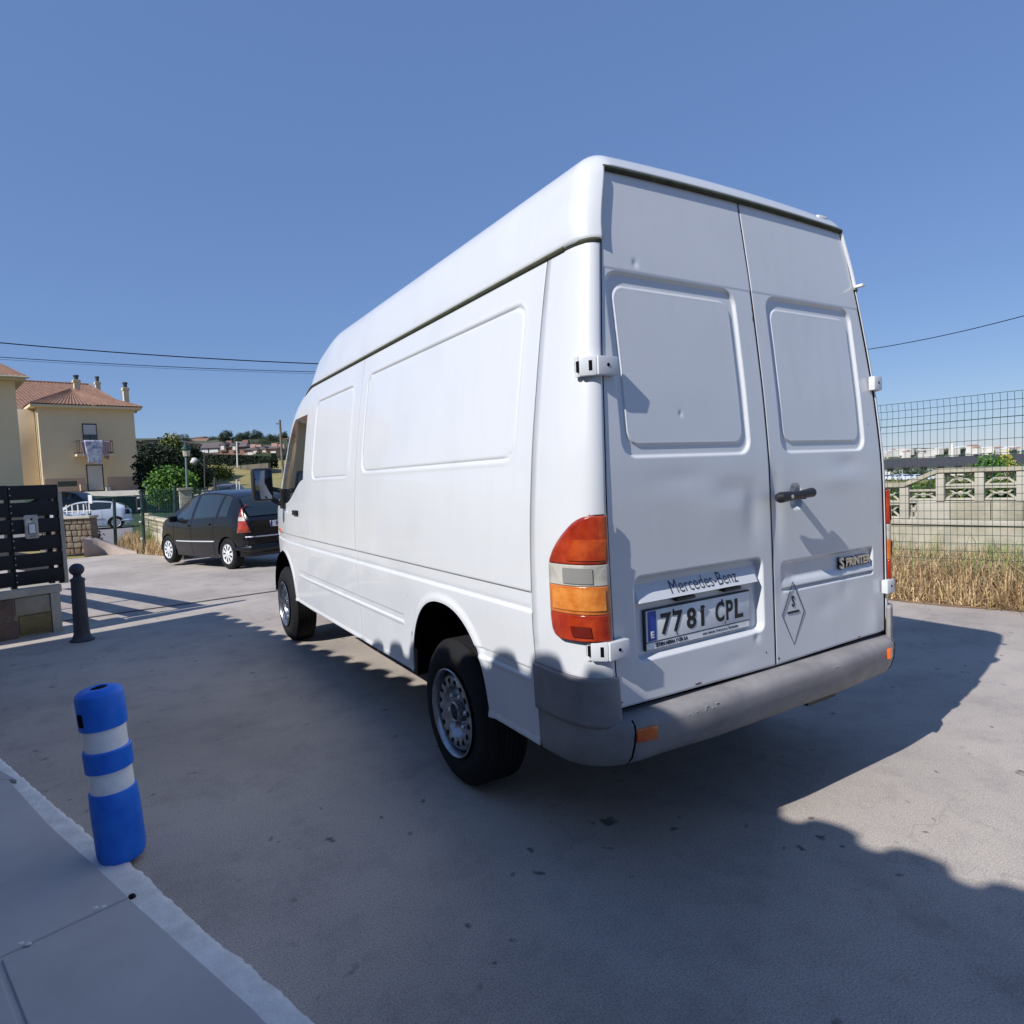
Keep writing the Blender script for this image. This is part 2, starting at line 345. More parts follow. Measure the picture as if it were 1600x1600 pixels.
for sgn in (-1, 1):
    zs = np.concatenate([np.linspace(.70, 2.262, 90)])
    P = np.array([[(x, y, z) for x, y in corner(z, y0=.306, sgn=sgn)] for z in zs])
    o = vpart(grid_obj('rear_pillar', P, M['paint'], None, flip=(sgn > 0), ang=60))
    sol = o.modifiers.new('thick', 'SOLIDIFY'); sol.thickness = .006; sol.offset = -1
    # tail lamp, four lenses wrapping round the corner
    lampz = [.892, .905, .93, .98, 1.08, 1.14, 1.18, 1.22, 1.26, 1.29, 1.305, 1.312]; lampf = [.80, .92, .98, 1., 1., 1., .93, .80, .63, .48, .36, .26]
    def lamp_grid(z0, z1, off, f0=0., f1=1.):
        G = []
        for z in np.linspace(z0, z1, 26):
            c_ = corner(z, 40, .308, off, sgn)[::-1]; L = np.concatenate([[0], np.cumsum(np.hypot(*np.diff(c_, axis=0).T))])
            tot = .243*float(pch(z, lampz, lampf)); s_ = .006+(tot-.006)*np.linspace(f0, f1, 24)
            dome = off+.010*np.minimum(1, np.minimum((s_-.006)/.012, (tot-s_)/.02)).clip(0, 1)**.6
            x = np.interp(s_, L, c_[:, 0]); y = np.interp(s_, L, c_[:, 1]); tx, ty = np.gradient(x), np.gradient(y); q = np.hypot(tx, ty)+1e-9
            nx, ny = ty/q, -tx/q; fl = np.where(nx*sgn-ny*.5 < 0, -1, 1)
            G.append(np.stack([x+nx*fl*dome, y+ny*fl*dome, np.full(24, z)], -1))
        return np.array(G)
    lamp = vpart(grid_obj('tail_lamp', lamp_grid(.889, 1.316, .001), M['darkplastic'], None, flip=(sgn < 0)))
    for nm, mm, a, b in (('red_lens', 'red', .894, .982), ('amber_lens', 'amber', .9835, 1.078), ('clear_lens', 'clearlens', 1.0795, 1.150), ('red_lens', 'red', 1.1515, 1.312)):
        lo = grid_obj(nm, lamp_grid(a, b, .006), M[mm], lamp, flip=(sgn < 0))
        sol = lo.modifiers.new('thick', 'SOLIDIFY'); sol.thickness = .006; sol.offset = 0
    for nm, mm, a, b, f0, f1, of in (('bulb_cover', 'lamp_grey', 1.088, 1.140, .24, .66, .0095), ('bulb_cover', 'lamp_dark', .908, .945, .30, .58, .0095), ('reflector_panel', 'lamp_amber2', .998, 1.070, .10, .88, .0095), ('reflector_panel', 'lamp_red2', 1.165, 1.235, .08, .62, .0095)):
        grid_obj(nm, lamp_grid(a, b, of, f0, f1), M[mm], lamp, flip=(sgn < 0))
# raised roof: a rounded shell with an opening for the doors
def roof_shell():
    r = .115; X0, ZL, ZH = .842, 2.250, 2.602; V = []; F = []
    def deform(q):
        x, y, z = q; inner = (np.clip(x, -X0+r, X0-r), max(y, r), min(z, ZH-r)); d = np.array([x-inner[0], y-inner[1], z-inner[2]]); l = np.linalg.norm(d)
        p = np.array(inner)+(d/l*r if l > 1e-6 else 0)
        x, y, z = p
        x *= 1-.085*sm(z, 2.25, 2.62)
        z += .026*(1-(x/.8)**2)*sm(z, 2.45, 2.58)
        ye = y
        g = pch(ye, [0, 3.1, 3.6, 4.0, 4.27], [1, 1, .80, .50, .0]); zt_ = float(ztop(ye))-.012
        z = zt_+(z-2.250)*g; x *= float(taper(ye, 2.2))*(1-.10*(1-g))
        if z-2.25 < 1: y = y+(float(yr(min(max(z, 2.2), 2.65)))-.024)*(1-sm(y, .1, .6))
        return (x, y, z)
    xs = np.unique(np.concatenate([np.linspace(-X0, -X0+r, 12), np.linspace(-X0+r, X0-r, 41), np.linspace(X0-r, X0, 12), [-.772, .772]]))
    zs = np.concatenate([np.linspace(ZL, ZH-r, 12), np.linspace(ZH-r, ZH, 12)[1:]]); ys = np.concatenate([np.linspace(0, r, 12), np.linspace(r, 3.1, 26)[1:], np.linspace(3.1, 4.27, 40)[1:]])
    def sheet(A, keep=None):
        o = len(V); nu, nv = len(A), len(A[0]); 
        for row in A:
            for q in row: V.append(deform(q))
        for i in range(nu-1):
            for j in range(nv-1):
                if keep is None or keep(A[i][j], A[i+1][j+1]): F.append((o+i*nv+j, o+(i+1)*nv+j, o+(i+1)*nv+j+1, o+i*nv+j+1))
    sheet([[(-X0, y, z) for z in zs] for y in ys]); sheet([[(X0, y, z) for z in zs] for y in ys[::-1]])
    sheet([[(x, y, ZH) for y in ys] for x in xs])
    sheet([[(x, 0, z) for z in zs] for x in xs[::-1]], lambda a, b: abs((a[0]+b[0])/2) > .772 or (a[2]+b[2])/2 > 2.525)
    bm = bmesh.new(); vs_ = [bm.verts.new(v) for v in V]
    for f in F:
        try: bm.faces.new([vs_[i] for i in f])
        except ValueError: pass
    bmesh.ops.remove_doubles(bm, verts=bm.verts, dist=1e-4); bmesh.ops.recalc_face_normals(bm, faces=bm.faces)
    up = [f for f in bm.faces if abs(f.normal.z) > .9]
    if up and sum(f.normal.z for f in up) < 0: bmesh.ops.reverse_faces(bm, faces=bm.faces)
    me = bpy.data.meshes.new('roof'); bm.to_mesh(me); bm.free(); me.materials.append(M['paint'])
    me.polygons.foreach_set('use_smooth', [True]*len(me.polygons)); me.set_sharp_from_angle(angle=math.radians(60))
    o = link('raised_roof', me); sol = o.modifiers.new('thick', 'SOLIDIFY'); sol.thickness = .014; sol.offset = -1
    return vpart(o)
roof = roof_shell()
# gutter strips under the roof lip
for sgn in (-1, 1):
    g = MB(); ys = np.concatenate([np.linspace(.20, 3.6, 20), np.linspace(3.65, 4.2, 12)])
    g.tube([(x, y, 2.250) for x, y in corner(2.25, 20, .2, .004, sgn)[:0:-1]]+[(sgn*(float(sx(2.24))*float(taper(y, 2.2))+.006), y, float(ztop(y))-.012) for y in ys], .010, 8); vpart(g.build('gutter', M['seal']))
mk = MB(); mk.box((.60, .17, 2.572), (.035, .035, .014), bev=.012); vpart(mk.build('roof_marker', M['white']))
for sgn in (1,):
    mk = MB(); mk.box((sgn*.775, .06, 2.262), (.018, .02, .006), bev=.004); vpart(mk.build('gutter_clip', M['white']))
sl_ = MB(); sl_.tube([(x, float(yr(2.52))-.006, 2.519+.016*(1-(x/.8)**2)) for x in np.linspace(-.715, .715, 30)], .011, 8); vpart(sl_.build('roof_seal', M['seal']))
# black sheet added behind the doors, painted as the shade in their gaps
zs = np.linspace(.60, 2.55, 30); P = np.array([[(x*(float(dxe(z))+.012), float(yr(z))+.085, z) for x in np.linspace(-1, 1, 9)] for z in zs])
vpart(grid_obj('door_frame', P, M['black'], None))
# rear doors
def door_top(x): return 2.566-.036*(x/.8)**2
def bumpy(x, z, cx, cz, rx, rz, a): return a*np.exp(-((x-cx)/rx)**2-((z-cz)/rz)**2)
def left_emboss(x, z):       # positive = pushed into the van
    e = np.zeros(np.broadcast(x, z).shape)
    so = rect_sd(x, z, -.770, -.105, 1.500, 2.150, .06); si = rect_sd(x, z, -.738, -.140, 1.545, 2.100, .05)
    e += .0125*(1-sm(so, -.009, .002)); e -= .006*(1-sm(si, -.005, .002)); e -= .0015*np.exp(-((si+.001)/.004)**2)
    e -= .0016*sm(z, 2.156, 2.161)
    sr = rect_sd(x, z, -.748, -.062, .788, 1.088, .035); cut = 0      # plate recess, lower left corner cut off
    inside = 1-sm(sr, -.016, .002); dp = .032*inside
    prof = np.interp(z, [.78, .990, .9925, 1.050, 1.0515, 1.09], [1, 1, 0., .92, 1, 1])   # the handle strip leans out of the recess
    inx = sm(x, -.748, -.722)*(1-sm(x, -.10, -.062))
    e += dp*(prof*inx+1*(1-inx))
    e += bumpy(x, z, -.11, 1.27, .05, .10, .006)+bumpy(x, z, -.24, 1.36, .10, .05, .004)-bumpy(x, z, -.30, 1.30, .12, .12, .003)+bumpy(x, z, -.11, .77, .018, .018, .005)+bumpy(x, z, -.5, 1.42, .15, .04, .0025)
    e += bumpy(x, z, -.47, 1.655, .008, .008, .004)+bumpy(x, z, -.62, 2.19, .012, .012, .004)+bumpy(x, z, -.25, .70, .10, .03, .002)
    return e
def right_emboss(x, z):
    e = np.zeros(np.broadcast(x, z).shape)
    so = rect_sd(x, z, .085, .690, 1.500, 2.150, .06); si = rect_sd(x, z, .112, .655, 1.545, 2.100, .05)
    e += .0125*(1-sm(so, -.009, .002)); e -= .006*(1-sm(si, -.005, .002)); e -= .0015*np.exp(-((si+.001)/.004)**2)
    e -= .0016*sm(z, 2.156, 2.161)
    sr = rect_sd(x, z, .050, .735, .925, 1.055, .02); inside = 1-sm(sr, -.012, .002); sh = sm(x, .05, .16)
    e += .016*inside*pch(z, [.90, .938, .945, .96, .985, 1.06], [1, 1, 0., .2, .95, 1])*(.3+.7*sh)
    sh_ = rect_sd(x, z, .125, .205, 1.265, 1.365, .03); e += .022*(1-sm(sh_, -.015, .002))
    e += bumpy(x, z, .55, 1.44, .10, .04, .004)-bumpy(x, z, .45, 1.38, .14, .05, .003)+bumpy(x, z, .03, 1.28, .04, .14, .007)+bumpy(x, z, .35, .83, .08, .05, .003)+bumpy(x, z, .50, .88, .05, .04, .003)
    e -= bumpy(x, z, .74, .70, .07, .08, .006)-bumpy(x, z, .05, .95, .03, .06, .003)
    return e
def rear_door(name, sgn, emb, feats):
    us = samples(.0045, .845, .005, feats, .04, .003); us = (us-us[0])/(us[-1]-us[0])
    vz = samples(.648, 2.52, .007, [1.5, 1.545, 2.10, 2.15, 2.16, .80, .99, 1.05, 1.088, .925, .945, 1.055], .018, .0035)
    G = []
    for u in us:
        col = []
        x0 = .0045+u*(.845-.0045)
        zt = float(door_top(x0)); z = .648+(vz-.648)*np.where(vz > 2.2, 1, 1)
        z = np.where(vz > 2.2, 2.2+(vz-2.2)*(zt-2.2)/(2.52-2.2), vz)
        lo = float(.648-.012*(1-u)); z = np.where(z < .70, lo+(z-.648)*(.70-lo)/(.70-.648), z)
        x = sgn*(.0045+u*(dxe(z)-.0075-.0045))
        G.append(np.stack([x, yr(z)+emb(x, z), z], -1))
    o = vpart(grid_obj(name, np.array(G), M['paint'], None, flip=(sgn < 0), ang=70))
    sol = o.modifiers.new('thick', 'SOLIDIFY'); sol.thickness = .016; sol.offset = -1
    return o
ldoor = rear_door('rear_door', -1, left_emboss, [.105, .14, .738, .77, .062, .748])
rdoor = rear_door('rear_door', 1, right_emboss, [.085, .112, .655, .69, .05, .735, .125, .205])
def rear_mat(x, z, y=0.):     # local frame lying on the rear face, looking at it from behind
    return frame((x, float(yr(z))+y, z), (1, 0, 0), (0, (float(yr(z+.01))-float(yr(z-.01)))/.02, 1))
for nm_, pts_, r__ in (('door_seal', [(0, float(yr(z))+.0035, z) for z in np.linspace(.64, 2.53, 30)], .0042),)+tuple(('door_seal', [(s_*(float(dxe(z))-.0035), float(yr(z))+.0015, z) for z in np.linspace(.65, 2.46, 40)], .0058) for s_ in (-1, 1)):
    k_ = MB(); k_.tube(pts_, r__, 8); vpart(k_.build(nm_, M['black']))
# number plate
def plate(parent, cx, cz, y, w=.52, h=.112, txt='7781 CPL', name='number_plate'):
    pass
fr = MB(); fr.box((-.407, .0225, .887), (.283, .004, .0745), bev=.003); frame_o = fr.build('plate_frame', M['darkplastic'], ldoor)
pl = MB(); pl.box((-.407, .0165, .900), (.276, .0025, .056), bev=.0015); po = pl.build('number_plate', M['plate'], ldoor)
def on_plate(name, parent, txt, x, z, size, m, sxx, bold=0, y=.0132, sp=1.):
    return text_obj(name, txt, size, frame((x, y, z), (1, 0, 0), (0, 0, 1)), M[m], parent, sxx, bold, .0006, sp)
bl = MB(); bl.box((-.657, .0140, .900), (.020, .0012, .054)); bl.build('country_band', M['blue'], ldoor)
for ch, f0, f1 in (('7', .125, .220), ('7', .235, .325), ('8', .362, .452), ('1', .484, .545), ('C', .642, .732), ('P', .752, .822), ('L', .842, .930)):
    me = text_mesh(ch, .106, 1., .0030, .0006); xs_ = [v.co.x for v in me.vertices]; ys_ = [v.co.y for v in me.vertices]; w_ = (f1-f0)*.552; k_ = w_/(max(xs_)-min(xs_)); k_ = min(k_, 1.); cx_ = (max(xs_)+min(xs_))/2; cy_ = (max(ys_)+min(ys_))/2; kz_ = .078/(max(ys_)-min(ys_))
    for v in me.vertices: v.co.x = (v.co.x-cx_)*k_; v.co.y = (v.co.y-cy_)*kz_
    me.transform(frame((-.683+.552*(f0+f1)/2, .0132, .899), (1, 0, 0), (0, 0, 1))); me.materials.clear(); me.materials.append(M['ink']); link('lettering', me, ldoor)
one_ = MB(); cx_ = -.683+.552*.531; one_.tube([(cx_-.021, .0129, .914), (cx_+.002, .0129, .934)], .0045, 4); one_.build('lettering', M['ink'], ldoor)
on_plate('lettering', ldoor, 'E', -.657, .868, .032, 'white', 1., .0012, .0122)
st = MB(); st.box((-.407, .0172, .828), (.276, .0015, .012)); st.build('dealer_strip', M['plate'], ldoor)
on_plate('lettering', ldoor, 'SETIEN HERRA Y CIA S.A', -.56, .828, .0185, 'ink', .80, .0006, .0152); on_plate('lettering', ldoor, 'AVDA. PARAYAS  TF 942 33 33 22 - SANTANDER', -.30, .828, .0110, 'inkgrey', .85, 0, .0152)
for xx in (-.49, -.235):
    b_ = MB(); b_.box((xx, .016, .9800), (.048, .012, .007), bev=.004); b_.build('plate_light', M['darkplastic'], ldoor)
for xx, zz_ in ((-.550, .946), (-.290, .946)):
    b_ = MB(); b_.tube([(xx, .0136, zz_), (xx+.001, .0132, zz_-.016)], .0032, 6); b_.build('rivet_mark', M['ink'], ldoor); b_ = MB(); b_.tube([(xx+.014, .0134, .858), (xx+.015, .0134, .849)], .0024, 6); b_.build('rivet_mark', M['seal'], ldoor)
# serif lettering on the handle strip
def strip_frame(x, z):
    s_ = (.92*.032)/(1.050-.9925)
    return frame((x, float(yr(z))+(z-.9925)*s_-.0012, z), (1, 0, 0), (0, s_, 1))
def serif_text(txt, size, Mx, m, parent, name='lettering', sxx=.7, ser=.10, bold=0.):
    o = text_obj(name, txt, size, Mx, M[m], parent, sxx, bold, .0005)
    return o
def conform(txt, size, x0, z0, sxx, m, parent, emb, bold=0., lift=.0016):
    me = text_mesh(txt, size, sxx, bold, 0.0); co = np.array([v.co[:] for v in me.vertices]); x, z = co[:, 0]+x0, co[:, 1]+z0
    y = yr(z)+emb(x, z)-lift
    for v, a, b_, c_ in zip(me.vertices, x, y, z): v.co = (a, b_, c_)
    me.materials.clear(); me.materials.append(M[m]); me.name = 'lettering'; return link('lettering', me, parent)
conform('Mercedes-Benz', .068, -.385, 1.026, .86, 'inkgrey', ldoor, left_emboss, -.0004)
# badge on the right door
sp1 = text_obj('badge', 'S', .066, frame((.476, -.0005, 1.000), (1, 0, 0), (0, 0, 1)), M['chrome'], rdoor, .95, .002, .004)
sp2 = text_obj('badge', 'PRINTER', .050, frame((.600, -.0005, 1.002), (1, 0, 0), (0, 0, 1)), M['chrome'], rdoor, .98, .0018, .004)
text_obj('badge', 'S', .068, frame((.478, .006, .998), (1, 0, 0), (0, 0, 1)), M['ink'], rdoor, .95, .0038, .004); text_obj('badge', 'PRINTER', .052, frame((.602, .006, 1.000), (1, 0, 0), (0, 0, 1)), M['ink'], rdoor, .98, .0034, .004)
# diamond sign
dm = MB(); Wd, Hd, t = .073, .132, .0022; cxd, czd, yd = .122, .832, float(yr(.83))-.0012
for a, b in (((0, Hd), (Wd, 0)), ((Wd, 0), (0, -Hd)), ((0, -Hd), (-Wd, 0)), ((-Wd, 0), (0, Hd))):
    dm.tube([(cxd+a[0], yd+.003*0, czd+a[1]), (cxd+b[0], yd, czd+b[1])], .0016, 4)
dm.box((cxd, yd, czd+.006), (.038, .0012, .0042)); dm.build('diamond_sign', M['ink'], rdoor)
text_obj('lettering', 'S', .062, frame((cxd, yd, czd+.048), (1, 0, 0), (0, 0, 1)), M['ink'], rdoor, .62, .0018, .0006)
# door handle
hd_ = MB(); hd_.tube([(-.035, -.050, 1.322), (-.022, -.058, 1.323), (.018, -.062, 1.326), (.09, -.060, 1.328), (.128, -.062, 1.330), (.182, -.058, 1.333), (.198, -.050, 1.333)], [.015, .022, .020, .016, .017, .020, .013], 14)
hd_.tube([(.135, -.055, 1.325), (.160, .015, 1.32)], .018, 10); hh_ = hd_.build('door_handle', M['darkplastic'], rdoor)
kl = MB(); kl.lathe([(0.0, -.083), (.008, -.083), (.008, -.075)], (.022, 0, 1.325), 12, 'y'); kl.build('lock', M['chrome'], hh_)
# hinges
for sgn in (-1, 1):
    for z in (1.808, .860):
        h = MB(); e_ = float(dxe(z)); y_ = float(yr(z))
        h.box((sgn*(e_-.006), y_-.020, z), (.044, .015, .032), bev=.006); h.box((sgn*(e_+.050), y_+.004, z), (.030, .018, .033), bev=.008, rz=sgn*.75)
        h.tube([(sgn*(e_+.072), y_+.032, z-.033), (sgn*(e_+.072), y_+.032, z+.033)], .011, 8)
        ho = vpart(h.build('hinge', M['paint']))
        h2 = MB(); h2.lathe([(0.0, 0), (.006, 0), (.006, .004)], (sgn*(e_-.004), y_-.0365, z+.002), 12, 'y'); h2.build('hinge_hole', M['black'], ho)
        h2 = MB(); h2.box((sgn*(e_+.052), y_-.011, z), (.006, .006, .017), rz=sgn*.75); h2.build('hinge_slot', M['black'], ho)
        h2 = MB(); h2.box((sgn*(e_+.078), y_+.026, z), (.004, .010, .018)); h2.build('hinge_slot', M['black'], ho)
# little print and scratches on the side
def side_frame(y, z):
    x = float(side_surface(y, z, -1)); return frame((x-.0012, y, z), (0, -1, 0), (0, 0, 1))
vpart(text_obj('lettering', 'TARA\nP.M.A', .055, side_frame(3.36, .60), M['greyink'], None, 1.1, 0, .0004))
tr = MB()
for a, b in (((3.50, .80), (3.42, .92)), ((3.42, .92), (3.36, .80)), ((3.52, .795), (3.34, .795))): tr.tube([(float(side_surface(a[0], a[1], -1))-.001, a[0], a[1]), (float(side_surface(b[0], b[1], -1))-.001, b[0], b[1])], .002, 4)
vpart(tr.build('triangle_mark', M['greyink']))
M['rust'] = mat('rust', (.10, .035, .012), .9, col2=(.22, .09, .03), vscale=60)
def chip(x, y, z, sx_, sz_, n_, m='rust', name='paint_chip'):
    k = MB(); a = random.uniform(0, 6)
    V = [(x, y, z)]; nrm_ = np.array(n_, float); t1 = np.cross(nrm_, (0, 0, 1)); t1 /= np.linalg.norm(t1)
    for q in range(7): r_ = random.uniform(.6, 1.2); V.append(tuple(np.array((x, y, z))+t1*math.cos(a+q*.9)*sx_*r_+np.array((0, 0, 1))*math.sin(a+q*.9)*sz_*r_))
    k.add(V, [(0, 1+q, 1+(q+1) % 7) for q in range(7)]); vpart(k.build(name, M[m], None, smooth=False))
for (y, z, a, b_) in ((.44, 1.475, .008, .006), (.475, 1.468, .004, .004), (.345, 1.24, .012, .002), (1.05, .925, .006, .004), (.56, 1.5, .004, .003), (1.9, .62, .005, .006), (2.6, .58, .004, .004)): chip(float(side_surface(y, z, -1))-.0008, y, z, a, b_, (-1, 0, 0), 'inkgrey' if a < .01 else 'greyink')
for z, t_ in ((1.98, .35), (1.62, .25)):
    c_ = corner(z, 26, .306, .0012, -1); q = c_[int(3+22*t_)]; chip(q[0], q[1], z, .004, .006, (-.9, -.4, 0), 'ink')
for z in (2.50, 2.485, 2.44, 2.40, 2.33, 2.20, 2.17, 2.08, 2.04): chip(-.006+random.uniform(-.002, .002), float(yr(z))-.0008, z, .0035, random.uniform(.006, .016), (0, -1, 0))
for (x, z, a, b_, e_) in ((-.83, .668, .012, .004, 0), (-.45, .655, .02, .003, 0), (.02, .66, .006, .008, 1), (.60, .652, .015, .003, 1), (-.06, .70, .003, .006, 0), (.74, 1.62, .003, .004, 1)): chip(x, float(yr(z)+(left_emboss if x < 0 else right_emboss)(np.array(x), np.array(z)))-.0008, z, a, b_, (0, -1, 0))
# rear bumper
def bump_path(z, off):
    pts = []
    s = float(sx(.6)); d = .62; r = .22; yb = -.012
    L = [(-s, .30), (-s, .22)]; zz = z
    for k in range(13):
        t = k/12*math.pi/2; L.append((-(s-r+r*math.cos(t)**.85), yb+.02+.20*(1-math.sin(t)**.85)))
    nmid = 14
    mid = [(-(s-r)+(s-r)*k/nmid, yb+.02-.020*sm(k/nmid, 0, .5)[()]) for k in range(1, nmid+1)]
    L = L+mid; R_ = [(-x, y) for x, y in L[::-1][1:]]; L = np.array(L+R_)
    T = np.gradient(L, axis=0); nn = np.stack([T[:, 1], -T[:, 0]], -1); nn /= np.linalg.norm(nn, axis=1)[:, None]
    k_ = .12+.88*np.clip(np.abs(nn[:, 1]), 0, 1)**1.2
    return L+nn*(off*k_)[:, None]
def outward_sign():
    L = bump_path(.5, 0); L2 = bump_path(.5, .01); return 1 if L2[len(L)//2, 1] < L[len(L)//2, 1] else -1
OS = outward_sign()
prof = [(.438, -.04), (.444, .010), (.460, .040), (.490, .060), (.535, .074), (.580, .080), (.604, .076), (.616, .062), (.623, .035), (.626, -.02)]
G = np.array([[(x, y, z) for x, y in bump_path(z, OS*o)] for z, o in prof])
bump = vpart(grid_obj('rear_bumper', G, M['bumper'], None, flip=(OS < 0), ang=60)); 
for k, sgn in enumerate((-1, 1)):      # upper corner pieces, flush with the body
    Pz = []
    for z in np.linspace(.60, .765, 14):
        c_ = corner(z, 26, .300, .010, sgn); Pz.append([(x, y, z+(.035*(1-sm(abs(y), .0, .28))[()]*0)) for x, y in c_])
    Pz = np.array(Pz); o = vpart(grid_obj('bumper_corner', Pz, M['bumper'], None, flip=(sgn > 0), ang=60)); sol = o.modifiers.new('thick', 'SOLIDIFY'); sol.thickness = .02; sol.offset = -.6
    # vertical seam of the bumper end cap
    lp = bump_path(.5, OS*.079); j = int(np.argmin(np.abs(lp[:, 0]-sgn*.835)+(lp[:, 1] > .3)*9))
    sm_ = MB(); sm_.tube([(lp[j][0], lp[j][1]+.016, .615), (lp[j][0], lp[j][1]+.002, .60), (lp[j][0], lp[j][1]+.001, .57), (lp[j][0], lp[j][1]+.007, .53), (lp[j][0], lp[j][1]+.022, .485), (lp[j][0], lp[j][1]+.05, .452)], .0035, 6); vpart(sm_.build('bumper_joint', M['black']))
    rf = MB(); xr_ = -.775 if sgn < 0 else .745; jj = int(np.argmin(np.abs(lp[:, 0]-xr_)+(lp[:, 1] > .3)*9)); rf.box((xr_, lp[jj][1]+.001, .566), (.040, .008, .023), bev=.004, rz=sgn*.22); vpart(rf.build('reflector', M['orange']))
tl = MB(); tl.box((.30, .02, .430), (.10, .03, .010)); vpart(tl.build('step_bracket', M['darkplastic']))
# scuffs on the bumper
sc_ = MB()
for i in range(14):
    x = random.gauss(-.50, .035) if i < 11 else random.uniform(.1, .5); z = random.gauss(.592, .007); yb_ = -.0925 if abs(x) < .6 else -.08
    lq_ = bump_path(.59, OS*.0785); m__ = lq_[:, 1] < .05; sc_.box((x, float(np.interp(x, lq_[m__][:, 0], lq_[m__][:, 1]))+.0010, z), (random.uniform(.003, .010), .0022, random.uniform(.0008, .0018)), bev=0)
o = vpart(sc_.build('scuff_marks', M['greyink'], None, smooth=False)); o['kind'] = 'stuff'
# underbody
ub = MB(); ub.box((0, 2.5, .50), (.78, 2.3, .05)); ub.box((-.45, 2.7, .44), (.05, 2.1, .05)); ub.box((.45, 2.7, .44), (.05, 2.1, .05)); ub.box((0, .35, .52), (.80, .30, .06))
ub.tube([(-.75, WR, .345), (.75, WR, .345)], .055, 10); ub.lathe([(0, -.12), (.12, -.1), (.16, 0), (.12, .1), (0, .12)], (0, WR, .345), 16, 'x'); ub.box((0, .50, .47), (.33, .30, .05)); ub.tube([(.3, .5, .40), (.35, 2.5, .40)], .035, 8)
for s_ in (-1, 1):
    ub.box((s_*.55, WR, .40), (.035, .62, .03)); 
ub.tube([(-.75, WF, .345), (.75, WF, .345)], .05, 10)
vpart(ub.build('underbody', M['black']))
for sgn in (-1, 1):        # wheel houses: dark liner inside each arch
    for (cy, cz, hw, hh) in ARCH:
        l = MB(); n = 24; V = []; 
        for xx in (sgn*.945, sgn*.60):
            for k in range(n+1):
                t = math.pi*k/n; V.append((xx, cy+(hw+.0)*math.cos(t), cz-.02+(hh+.012)*math.sin(t)**.9))
        F = [(k, k+1, n+2+k, n+1+k) for k in range(n)]; V.append((sgn*.60, cy, cz-.02)); c0 = len(V)-1; F += [(n+1+k, n+2+k, c0) for k in range(n)]
        l.add(V, F); vpart(l.build('wheel_liner', M['black']))
# wheels
def wheel_parts(scale=1.):
    tyre = MB(); R0 = .347; w = .096
    prof = [(.205, -w+.004), (.215, -w-.004), (.25, -w-.012), (.29, -w-.010), (.318, -w+.002), (.334, -w+.018)]
    tr_ = []
    for k in range(7):
        a = -w+.026+k*.0250; tr_ += [(R0-.002, a), (R0, a+.003), (R0, a+.019), (R0-.006, a+.0200), (R0-.006, a+.0235)]
    prof += tr_[:-2]+[(.334, w-.018), (.318, w-.002), (.29, w+.010), (.25, w+.012), (.215, w+.004), (.205, w-.004)]
    tyre.lathe(prof, (0, 0, 0), 72, 'x')
    return tyre
def rim_disc():
    rim = MB()
    rim.lathe([(.207, -.108), (.211, -.112), (.205, -.116), (.197, -.108), (.192, -.085), (.190, -.040), (.180, .03), (.18, .09), (.205, .10)], (0, 0, 0), 56, 'x')
    zr = lambda r: float(pch(r, [.0, .055, .075, .10, .122, .148, .168, .188], [-.058, -.058, -.058, -.062, -.088, -.099, -.094, -.072]))
    N = 16; r1, r2 = .122, .172; rc = .148; rh = .0150
    for s_ in range(N):         # sector with a hole
        th0 = 2*math.pi*s_/N; dth = math.pi/N; outer = []; m_ = 24
        for k in range(m_):
            a = 2*math.pi*k/m_; ca, sa = math.cos(a), math.sin(a); q = 1/max(abs(ca), abs(sa))
            outer.append(((r1+r2)/2+(r2-r1)/2*ca*q, th0+dth*sa*q))
        def P(r, th): return (zr(r), r*math.cos(th), r*math.sin(th))
        ring = [(rc+rh*math.cos(2*math.pi*k/m_), th0+rh*math.sin(2*math.pi*k/m_)/rc) for k in range(m_)]
        V = [P(*o) for o in outer]+[P(*o) for o in ring]+[(P(*o)[0]+.008, P(*o)[1], P(*o)[2]) for o in ring]
        F = [(k, (k+1) % m_, m_+(k+1) % m_, m_+k) for k in range(m_)]+[(m_+k, m_+(k+1) % m_, 2*m_+(k+1) % m_, 2*m_+k) for k in range(m_)]
        rim.add(V, F)
    n = 64
    rim.lathe([(r, zr(r)) for r in (.172, .180, .188)]+[(.191, -.05)], (0, 0, 0), n, 'x')
    rim.lathe([(r, zr(r)) for r in np.linspace(.052, .122, 10)], (0, 0, 0), n, 'x')
    rim.lathe([(.052, -.058), (.050, -.092), (.042, -.098), (.038, -.094), (.036, -.066), (0.0, -.064)], (0, 0, 0), 32, 'x')
    return rim
tyre_me = wheel_parts().build('tyre', M['rubber']).data; rim_me = rim_disc().build('rim', M['steel']).data
nb_ = MB(); nb_.lathe([(0, -.085), (.009, -.085), (.0125, -.080), (.0135, -.050)], (0, 0, 0), 6, 'x')
nut_me = nb_.build('wheel_nut', M['chrome']).data
dk = MB(); dk.lathe([(0, -.03), (.185, -.03), (.185, .05)], (0, 0, 0), 40, 'x'); dk_me = dk.build('brake_shadow_disc', M['black']).data  # brake disc painted black as the shade behind the rim holes
for nm in ('tyre', 'rim', 'wheel_nut', 'brake_shadow_disc'): bpy.data.objects.remove(bpy.data.objects[nm])
for sgn in (-1, 1):
    for y in (WR, WF):
        w_ = link('wheel', tyre_me, van); w_.location = (sgn*-1*-.852, y-2.6, .347); w_.rotation_euler = (random.uniform(0, 1), 0, 0 if sgn < 0 else math.pi)
        if sgn > 0: w_.rotation_euler = (0, 0, math.pi)
        link('rim', rim_me, w_); link('brake_shade_disc', dk_me, w_)
        for k in range(6): n_ = link('wheel_nut', nut_me, w_); th = 2*math.pi*(k+.3)/6; n_.location = (0, .082*math.cos(th), .082*math.sin(th))
        w_.scale = (1, .994, .994)
mf = MB()
